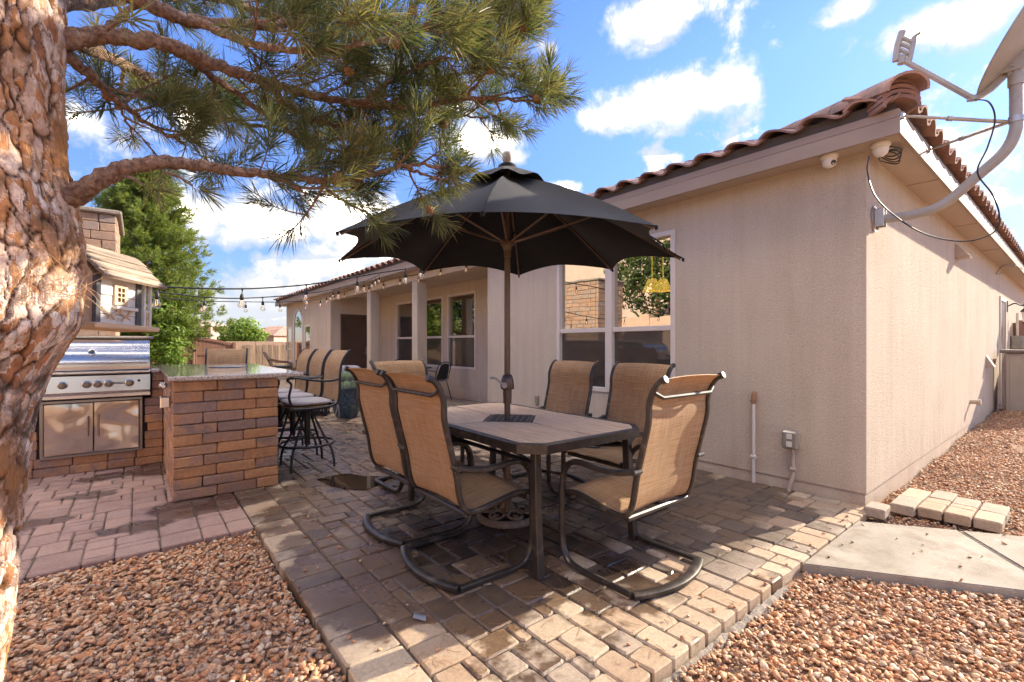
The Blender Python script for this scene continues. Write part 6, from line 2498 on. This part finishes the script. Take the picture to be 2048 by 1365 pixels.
def leafy(root_loc, blobs, n_, size, mat, label, seed, name='leafy_tree', cat='tree', trunk=.08):
    r = np.random.default_rng(seed)
    t = thing(name, label, cat, root_loc)
    mb = MB()
    zt = max(b[2] for b in blobs)
    mb.tube([(0, 0, -.05), (.02, 0, zt * .5), (0, 0, zt)], [trunk, trunk * .8, trunk * .3], 8)
    for b in blobs:
        mb.tube([(0, 0, zt * .35), (b[0] * .5, b[1] * .5, b[2] * .75), (b[0], b[1], b[2])], [trunk * .5, trunk * .35, trunk * .15], 5)
    part('trunk' if cat == 'tree' else 'stems', mb, MAT['twig'], t, 60)
    tot = sum(b[3] ** 2 for b in blobs)
    Vs, Rn = [], []
    for (bx, by, bz, br) in blobs:
        m_ = int(n_ * br ** 2 / tot)
        d = r.normal(0, 1, (m_, 3))
        d /= np.linalg.norm(d, axis=1)[:, None]
        lump = 1 + .22 * np.sin(d @ r.normal(0, 3.5, 3) + 1) + .16 * np.sin(d @ r.normal(0, 7, 3))
        rad_ = br * lump * r.uniform(.35, 1.0, m_) ** .45
        P = np.array([bx, by, bz]) + d * rad_[:, None] * np.array([1, 1, .85])
        nrm = d + r.normal(0, .7, (m_, 3))
        nrm /= np.linalg.norm(nrm, axis=1)[:, None]
        e1_ = np.cross(nrm, r.normal(0, 1, (m_, 3)))
        e1_ /= np.linalg.norm(e1_, axis=1)[:, None]
        e2_ = np.cross(nrm, e1_)
        s = size * r.uniform(.6, 1.3, m_)[:, None]
        q = np.stack([P - e1_ * s, P - e2_ * s * .45 + nrm * s * .1, P + e1_ * s, P + e2_ * s * .45 + nrm * s * .1], 1)
        Vs.append(q.reshape(-1, 3))
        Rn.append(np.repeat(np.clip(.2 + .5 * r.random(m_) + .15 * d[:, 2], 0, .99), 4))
    V, R = np.concatenate(Vs), np.concatenate(Rn)
    F = np.arange(len(V)).reshape(-1, 4)
    link('foliage', npmesh('foliage', V, F, mat, R), t, kind='stuff')
    return t


p = cw(288, 690, 17.9)
conifer((p.x, p.y, 0), 7.9, 3.0, .9, 210, 'tall sunlit pine behind the fireplace chimney', 3)
p = cw(328, 690, 17.3)
leafy((p.x, p.y, 0), [(0, 0, 1.1, .75), (.05, .1, 1.9, .8), (-.25, 0, 2.5, .75), (.35, .1, 2.2, .55), (-.8, .2, 1.9, .9), (.1, -.1, .6, .6)], 7000, .075, MAT['leaf'], 'bright green leafy shrub right of the grill and below the pine', 5, 'leafy_shrub', 'shrub', .03)
p = cw(484, 690, 46)
leafy((p.x, p.y, 0), [(0, 0, 2.2, 1.5), (.9, -.4, 2.0, 1.25), (-1.0, .3, 1.9, 1.2), (.2, 0, 2.9, 1.1)], 4200, .17, MAT['leaf'], 'rounded green tree beyond the yard gate, between two far houses', 6, trunk=.15)
p = cw(585, 690, 60)
leafy((p.x, p.y, 0), [(0, 0, 1.6, 1.3), (-.7, 0, 1.4, .9)], 1800, .16, MAT['leaf2'], 'small dark tree far off just left of the house wing', 7, trunk=.12)
p = cw(505, 690, 75)
leafy((p.x, p.y, 0), [(0, 0, 2.2, 2.0), (2.2, 0, 2.0, 1.6), (-2, 0, 2.0, 1.7)], 2200, .22, MAT['leaf'], 'yellowish far tree line peeping over the rounded tree', 8, trunk=.15)
# trees and walls left of the picture that the windows mirror
leafy((-5.6, 9.6, 0), [(0, 0, 3.2, 1.3), (.5, .8, 3.9, 1.1), (-.3, -.9, 3.5, 1.1), (.2, 0, 4.5, .9)], 5200, .09, MAT['leaf2'], 'leafy tree behind the side garden wall, mirrored in the front window', 9, trunk=.12)
leafy((-3.3, 23.0, 0), [(0, 0, 3.4, 1.9), (.8, 1.5, 3.0, 1.7), (-.5, -1.5, 3.0, 1.7), (0, .2, 4.8, 1.4)], 6500, .11, MAT['leaf2'], 'leafy tree in the far left yard corner, mirrored in the porch windows', 10, trunk=.15)
conifer((-3.4, 17.5, 0), 6.5, 1.9, .8, 70, 'broad pine by the left garden wall, mirrored in the porch windows', 13)

# ================================================================ FENCES, GATE, WALLS, FAR HOUSES
o = thing('garden_wall', 'tan block garden wall along the left side of the yard', 'wall', (-4.2, 10, 0))
part('wall_body', MB().box(-.1, .1, -16, 15.5, -.1, 2.15), MAT['blockwall'], o)
for k in range(9):
    part('pilaster', MB().box(-.14, .14, -15.5 + k * 3.6, -15.1 + k * 3.6, -.1, 2.25, bev=.01), MAT['blockwall'], o)
o = thing('neighbour_house', 'tan two storey neighbouring house beyond the left garden wall', 'house', (-9.2, 16, 0))
mb = MB()
wall_boxes(mb, 'y', -.2, .2, -7, 9, 0, 6.3, [(-1.1, .6, 3.15, 4.1)])
mb.box(-7, -.2, -7, 9, 0, 6.3)
part('wall', mb, MAT['house2'], o)
part('roof', MB().box(-7.4, .4, -7.4, 9.4, 6.3, 6.55), MAT['rooftile'], o)
f = MB()
for bx in ((-1.1, .6, 3.15, 3.23), (-1.1, .6, 4.02, 4.1), (-1.1, -1.02, 3.23, 4.02), (.52, .6, 3.23, 4.02), (-.29, -.21, 3.23, 4.02)):
    f.box(-.05, .03, bx[0], bx[1], bx[2], bx[3])
wf = part('window', f, MAT['wframe'], o)
for (a, b) in ((-1.02, -.29), (-.21, .52)):
    part('pane', MB().box(-.03, -.02, a, b, 3.23, 4.02), MAT['screen'], wf)
# brown gate
GYY = 22.5
gate = thing('yard_gate', 'brown two leaf yard gate with an arched top at the far left', 'gate', (1.743, GYY, 0))
for s_ in (-1, 1):
    nb = 9
    for k in range(nb):
        x0, x1 = .075 + k * .138, .075 + k * .138 + .132
        top = lambda x: 1.50 - .24 * (x / 1.3) ** 2
        mb = MB()
        a, b = sorted((s_ * x0, s_ * x1))
        ta, tb_ = top(abs(a)), top(abs(b))
        vs = [(a, -.012, .05), (b, -.012, .05), (b, -.012, tb_), (a, -.012, ta), (a, .012, .05), (b, .012, .05), (b, .012, tb_), (a, .012, ta)]
        mb.add(vs, [(0, 1, 2, 3), (5, 4, 7, 6), (1, 5, 6, 2), (4, 0, 3, 7), (3, 2, 6, 7)])
        part('board', mb, MAT['vinyl'], gate)
    for z in (.12, .82):
        a, b = sorted((s_ * .07, s_ * 1.32))
        part('rail', MB().box(a, b, -.045, -.0125, z, z + .12, bev=.006), MAT['vinyl'], gate)
    mb = MB()
    pts = [Vector((s_ * (.07 + 1.25 * k / 10), -.03, 1.45 - .24 * ((.07 + 1.25 * k / 10) / 1.3) ** 2 + .04)) for k in range(11)]
    mb.tube(pts, 1.0, section=[(.05, .02), (.05, -.02), (-.05, -.02), (-.05, .02)], up=(0, 0, 1))
    part('top_rail', mb, MAT['vinyl'], gate)
    a, b = sorted((s_ * .012, s_ * .07))
    part('stile', MB().box(a, b, -.05, .03, .05, 1.54, bev=.006), MAT['vinyl'], gate)
    a, b = sorted((s_ * 1.32, s_ * 1.44))
    part('post', MB().box(a, b, -.07, .05, -.05, 1.36, bev=.01), MAT['vinyl'], gate)
part('latch', MB().box(-.05, .05, -.075, -.051, .98, 1.06), MAT['black'], gate)
fence = thing('wooden_fence', 'weathered grey brown picket fence between the brown gate and the house', 'fence', (4.22, GYY + .25, 0))
rf = random.Random(8)
x = -.88
while x < .95:
    w_ = rf.uniform(.11, .15)
    part('picket', MB().box(x, x + w_ - .008, -.012 + rf.uniform(-.006, .006), .012, -.05, 1.24 + rf.uniform(-.03, .03), bev=.003), MAT['picket'], fence)
    x += w_
for z in (.3, .95):
    part('rail', MB().box(-.9, .96, .013, .06, z, z + .09), MAT['picket'], fence)
o = thing('back_wall', 'tan block wall behind the wooden fence', 'wall', (2.0, 26.2, 0))
for k in range(9):
    part('wall_panel', MB().box(-6 + k * 1.22, -6 + k * 1.22 + 1.205, -.1, .1, -.1, 1.41, bev=.01), MAT['blockwall'], o)


def far_house(loc, rz, w_, d_, h_, label, style):
    t = thing('far_house', label, 'house', loc, rz)
    wn = []
    if style == 'flat':
        wn = [(-w_ * .33, .55), (0, .5), (w_ * .30, .5)]
    mb = MB()
    wall_boxes(mb, 'x', -d_ / 2, .3, -w_ / 2, w_ / 2, 0, h_, [(x - q / 2, x + q / 2, h_ - 1.35, h_ - .75) for x, q in wn])
    mb.box(-w_ / 2, w_ / 2, -d_ / 2 + .3, d_ / 2, 0, h_)
    part('wall', mb, MAT['house2'], t)
    for x, q in wn:
        f = MB()
        for bx in ((x - q / 2, x + q / 2, h_ - 1.35, h_ - 1.28), (x - q / 2, x + q / 2, h_ - .82, h_ - .75), (x - q / 2, x - q / 2 + .06, h_ - 1.28, h_ - .82), (x + q / 2 - .06, x + q / 2, h_ - 1.28, h_ - .82)):
            f.box(bx[0], bx[1], -d_ / 2 - .02, -d_ / 2 + .05, bx[2], bx[3])
        fr = part('window', f, MAT['wframe'], t)
        part('pane', MB().box(x - q / 2 + .06, x + q / 2 - .06, -d_ / 2 + .03, -d_ / 2 + .04, h_ - 1.28, h_ - .82), MAT['screen'], fr)
    r = MB()
    rh = w_ * .16 if style == 'flat' else w_ * .26
    o_ = .35
    vs = [(-w_ / 2 - o_, -d_ / 2 - o_, h_), (w_ / 2 + o_, -d_ / 2 - o_, h_), (w_ / 2 + o_, d_ / 2 + o_, h_), (-w_ / 2 - o_, d_ / 2 + o_, h_), (-w_ * .2, 0, h_ + rh), (w_ * .2, 0, h_ + rh)]
    r.add(vs, [(3, 2, 1, 0), (0, 1, 5, 4), (1, 2, 5), (2, 3, 4, 5), (3, 0, 4)])
    part('roof', r, MAT['house2'] if style == 'flat' else MAT['rooftile'], t)
    if style != 'flat':
        n_ = int(w_ / .28)
        bat = MB()
        for k in range(n_):
            u = (k + .5) / n_
            a = Vector(vs[0]).lerp(Vector(vs[1]), u) + Vector((0, 0, .03))
            uu = min(1, max(0, (u - .3) / .4))
            b = Vector(vs[4]).lerp(Vector(vs[5]), uu) + Vector((0, 0, .03))
            bat.tube([a, b], .06, 5)
        part('tile_rolls', bat, MAT['rooftile'], t, 60, kind='stuff')
    return t


p = cw(403, 690, 60)
far_house((p.x, p.y, 0), -HEAD + .12, 5.2, 6, 3.55, 'pale tan far house with three small windows beyond the gate', 'flat')
p = cw(556, 690, 52)
far_house((p.x, p.y, 0), -HEAD - .25, 4.2, 6, 2.2, 'far house with a ribbed tile roof just left of the wing', 'tile')

# ================================================================ STRING LIGHTS
def string(ctrl, step, drop, label, first=.1, name='string_light'):
    C_ = curve_pts(ctrl, 10)
    base = C_[0].copy()
    t = thing(name, label, 'string lights', base, group='festoon light strings over the patio')
    mb = MB()
    mb.tube([p - base for p in C_], .0075, 6)
    part('cable', mb, MAT['cable'], t, 80)
    acc_ = 0
    nxt = first
    for a, b in zip(C_, C_[1:]):
        seg = (b - a).length
        while acc_ + seg > nxt:
            q = a.lerp(b, (nxt - acc_) / seg) - base
            mb = MB()
            mb.lathe([(.006, .006), (.012, .0), (.007, -.012), (.0045, -.02), (.0045, -.045), (.013, -.055), (.0165, -.07), (.0175, -.10), (.014, -.104)], 10)
            so = link('lamp_socket', SOCK, t, q)
            so.rotation_euler = (rt2.uniform(-.08, .08), rt2.uniform(-.08, .08), 0)
            link('bulb', BULB, so, (0, 0, 0))
            nxt += step
        acc_ += seg
    return t


mb = MB()
mb.lathe([(.006, .008), (.013, .0), (.007, -.012), (.0045, -.02), (.0045, -.045), (.013, -.055), (.0165, -.07), (.0175, -.10), (.013, -.104)], 10)
SOCK = mb.mesh('lamp_socket', [MAT['cable']], 50)
mb = MB()
mb.lathe([(.012, -.102), (.015, -.112), (.026, -.13), (.031, -.148), (.027, -.168), (.012, -.18), (.002, -.182)], 14, 0)
mb.tube([(.004, 0, -.105), (.007, 0, -.125), (.006, .003, -.150), (0, .006, -.158), (-.006, .003, -.150), (-.007, 0, -.125), (-.004, 0, -.105)], .0016, 5, 1)
BULB = mb.mesh('bulb', [MAT['bulb'], MAT['filament']], 60)
string([cw(230, 570, 3.7), cw(300, 573, 3.75), cw(435, 578, 4.05), cw(535, 576, 4.4), cw(635, 567, 4.8), cw(735, 550, 5.3), cw(835, 533, 5.9), Vector((4.08, 7.6, 2.80))], .62, .1, 'nearest festoon string with the largest bulbs, running from birdhouse to eave', .30)
string([cw(230, 574, 5.2), cw(300, 582, 5.3), cw(400, 594, 5.6), cw(485, 597, 5.9), cw(590, 590, 6.5), cw(660, 580, 7.1), cw(730, 562, 7.9), Vector((4.08, 9.6, 2.78))], .66, .1, 'middle festoon string of bulbs crossing the sky beside the pine', .2)
string([cw(230, 586, 6.6), cw(300, 594, 6.8), cw(400, 602, 7.2), cw(490, 604, 7.8), cw(570, 604, 8.6), cw(640, 598, 9.8), Vector((4.08, 12.6, 2.74))], .70, .1, 'lowest and farthest festoon string with the smallest bulbs against the clouds', .33)
BX_ = WX - .03
string([Vector((BX_, 13.7, 2.70)), Vector((BX_, 12.6, 2.69)), Vector((BX_, 11.6, 2.70)), Vector((BX_, 10.4, 2.69)), Vector((BX_, 9.4, 2.70)), Vector((BX_, 8.4, 2.66)), Vector((BX_, 7.7, 2.70)), Vector((BX_, 6.8, 2.66)), Vector((BX_, 6.2, 2.70))], .86, .1, 'festoon string of lit bulbs fixed along the porch beam', .2)

# ================================================================ BIRDHOUSE ON THE TRUNK
b0, b1 = cw(187, 645, 1.56), cw(297, 652, 1.82)
uu = Vector((b1.x - b0.x, b1.y - b0.y, 0))
bl_ = uu.length
bh = thing('birdhouse', 'weathered white birdhouse shaped like a cottage, fixed to the pine trunk', 'birdhouse', b0, math.atan2(uu.y, uu.x))
bh.rotation_euler = (0, math.radians(1.5), bh.rotation_euler.z)
dp, wh, rh = .135, .165, .265
part('floor', MB().box(-.03, bl_ + .02, -.03, dp, -.018, 0, bev=.003), MAT['rawwood'], bh)
mb = MB()
gp_ = [(0.004, 0), (dp, 0), (dp, wh), (dp * .5, rh - .012), (0.004, wh)]
mb.prism(gp_, 0, .012, mat=Matrix(((0, 0, 1, 0), (1, 0, 0, 0), (0, 1, 0, 0), (0, 0, 0, 1))))
part('gable_wall', mb, MAT['rawwood'], bh)
mb = MB()
mb.prism(gp_, bl_ * .74, bl_ * .74 + .01, mat=Matrix(((0, 0, 1, 0), (1, 0, 0, 0), (0, 1, 0, 0), (0, 0, 0, 1))))
part('gable_wall', mb, MAT['greyboard'], bh)
L0, L1 = .016, bl_ * .74
for k in range(5):
    part('siding_board', MB().box(L0, L1, -.004 - .001 * (k % 2), .008, wh / 5 * k + .001, wh / 5 * (k + 1) - .0012, bev=.0012), MAT['whitewood'], bh)
part('corner_post', MB().box(-.004, .0155, -.010, .003, 0, wh), MAT['greyboard'], bh)
part('corner_post', MB().box(L1 - .012, L1 + .008, -.012, -.0055, 0, wh), MAT['greyboard'], bh)
wx0, wx1, wz0, wz1 = L0 + .058, L0 + .118, .068, .142
mb = MB()
for bx in ((wx0, wx1, wz0, wz0 + .012), (wx0, wx1, wz1 - .012, wz1), (wx0, wx0 + .014, wz0 + .012, wz1 - .012), (wx1 - .014, wx1, wz0 + .012, wz1 - .012), ((wx0 + wx1) / 2 - .002, (wx0 + wx1) / 2 + .002, wz0 + .012, wz1 - .012)):
    mb.box(bx[0], bx[1], -.012, -.0056, bx[2], bx[3])
for q in (1, 2):
    z = wz0 + .012 + (wz1 - wz0 - .024) * q / 3
    mb.box(wx0 + .014, wx1 - .014, -.0118, -.0058, z - .002, z + .002)
wf = part('window', mb, MAT['rawwood'], bh)
part('pane', MB().box(wx0 + .013, wx1 - .013, -.0068, -.0054, wz0 + .011, wz1 - .011), MAT['black'], wf)
part('sill', MB().box(wx0 - .004, L1 - .02, -.024, -.0055, wz0 - .016, wz0 - .004, bev=.002), MAT['whitewood'], bh)
for k, (x, q) in enumerate(((.03, .6), (.06, -.5), (.10, .45), (.12, -.7))):
    part('trim_stick', MB().box(-.035, .035, -.002, .002, -.003, .003, mat=Matrix.Translation((L0 + x, -.012, .035)) @ Matrix.Rotation(q, 4, 'Y')), MAT['rawwood'], bh)
for x in (bl_ * .74 + .03, bl_ - .006):
    part('porch_post', MB().box(x - .005, x + .005, -.012, -.002, 0, wh - .004), MAT['whitewood'], bh)
for k in range(4):
    x = bl_ * .74 + .036 + k * .009
    part('baluster', MB().box(x, x + .005, -.010, -.005, .0, .055), MAT['rawwood'], bh)
part('porch_rail', MB().box(bl_ * .74 + .03, bl_, -.012, -.003, .056, .063), MAT['whitewood'], bh)
# roof boards lapped up the slope
ea, eb = Vector((0, -.040, wh - .012)), Vector((0, dp * .5, rh))
nb = 4
sl = (eb - ea)
nrm_ = Vector((0, -sl.z, sl.y)).normalized()
for k in range(nb):
    a, b = ea + sl * (k / nb - .03), ea + sl * ((k + 1) / nb + .02)
    up_ = nrm_ * (.004 + .004 * (nb - 1 - k) * 0)
    x0, x1 = -.018 + .004 * rt2.uniform(-1, 1), bl_ + .022 + .006 * rt2.uniform(-1, 1)
    vs = []
    for x in (x0, x1):
        vs += [Vector((x, a.y, a.z)) + nrm_ * .003, Vector((x, b.y, b.z)) + nrm_ * -.001, Vector((x, b.y, b.z)) + nrm_ * .009, Vector((x, a.y, a.z)) + nrm_ * .014]
    mb = MB()
    mb.add(vs, [(0, 1, 2, 3), (7, 6, 5, 4), (0, 4, 5, 1), (1, 5, 6, 2), (2, 6, 7, 3), (3, 7, 4, 0)])
    part('roof_board', mb, MAT['oldwood'], bh)
mb = MB()
ec = Vector((0, dp + .03, wh - .012))
vs = []
for x in (-.018, bl_ + .022):
    vs += [Vector((x, eb.y, eb.z)), Vector((x, ec.y, ec.z)), Vector((x, ec.y, ec.z + .012)), Vector((x, eb.y, eb.z + .012))]
mb.add(vs, [(0, 1, 2, 3), (7, 6, 5, 4), (0, 4, 5, 1), (1, 5, 6, 2), (2, 6, 7, 3), (3, 7, 4, 0)])
part('roof_board', mb, MAT['oldwood'], bh)
# dry needles caught on the trunk, and needles lying on the paving
mb = MB()
rs = random.Random(77)
for k in range(60):
    a, b = cw(rs.uniform(10, 170), 578 + rs.gauss(0, 14), 1.135 + rs.uniform(-.03, .03)), None
    d_ = Vector((CS, -SN, 0)) * rs.uniform(-1, 1) + Vector((0, 0, rs.uniform(-.5, .5))) + Vector((-SN, -CS, 0)) * rs.uniform(-.2, .3)
    b = a + d_.normalized() * rs.uniform(.05, .12)
    mb.tube([a, a.lerp(b, .5) + Vector((0, 0, .006)), b], .0006, 3)
o = link('dry_needles', mb.mesh('dry_needles', [MAT['straw']]), None, kind='stuff')
o['label'] = 'straw coloured dry needles caught on the pine trunk'
mb = MB()
for k in range(420):
    if k < 300:
        x, y, z = rs.uniform(.7, 3.9), rs.uniform(1.05, 3.4) if rs.random() < .6 else rs.uniform(1.05, 1.9), .004
    else:
        x, y, z = rs.uniform(-1.2, .5), rs.uniform(1.0, 3.2), -.008
    a = rs.uniform(0, 2 * PI)
    L_ = rs.uniform(.02, .05)
    c = rs.uniform(-.4, .4) * L_
    d_ = Vector((math.cos(a), math.sin(a), 0))
    n_ = Vector((-d_.y, d_.x, 0))
    mb.tube([Vector((x, y, z)) - d_ * L_, Vector((x, y, z + .003)) + n_ * c, Vector((x, y, z)) + d_ * L_], .0009, 3)
o = link('fallen_needles', mb.mesh('fallen_needles', [MAT['litter']]), None, kind='stuff')
o['label'] = 'brown fallen pine needles scattered on the pavers'
mb = MB()
mb.sheet(lambda u, v: Vector(((u - .5) * .042 * (1 - .3 * v), (v - .5) * .058, .012 * math.sin(u * 3) + .012 * v)), 4, 4, th=.0015)
thing('paper_scrap', 'small grey scrap of paper lying on the wet pavers', 'scrap', (.995, 1.90, .006), .9, data=mb.mesh('paper_scrap', [MAT['scrap']], 60))
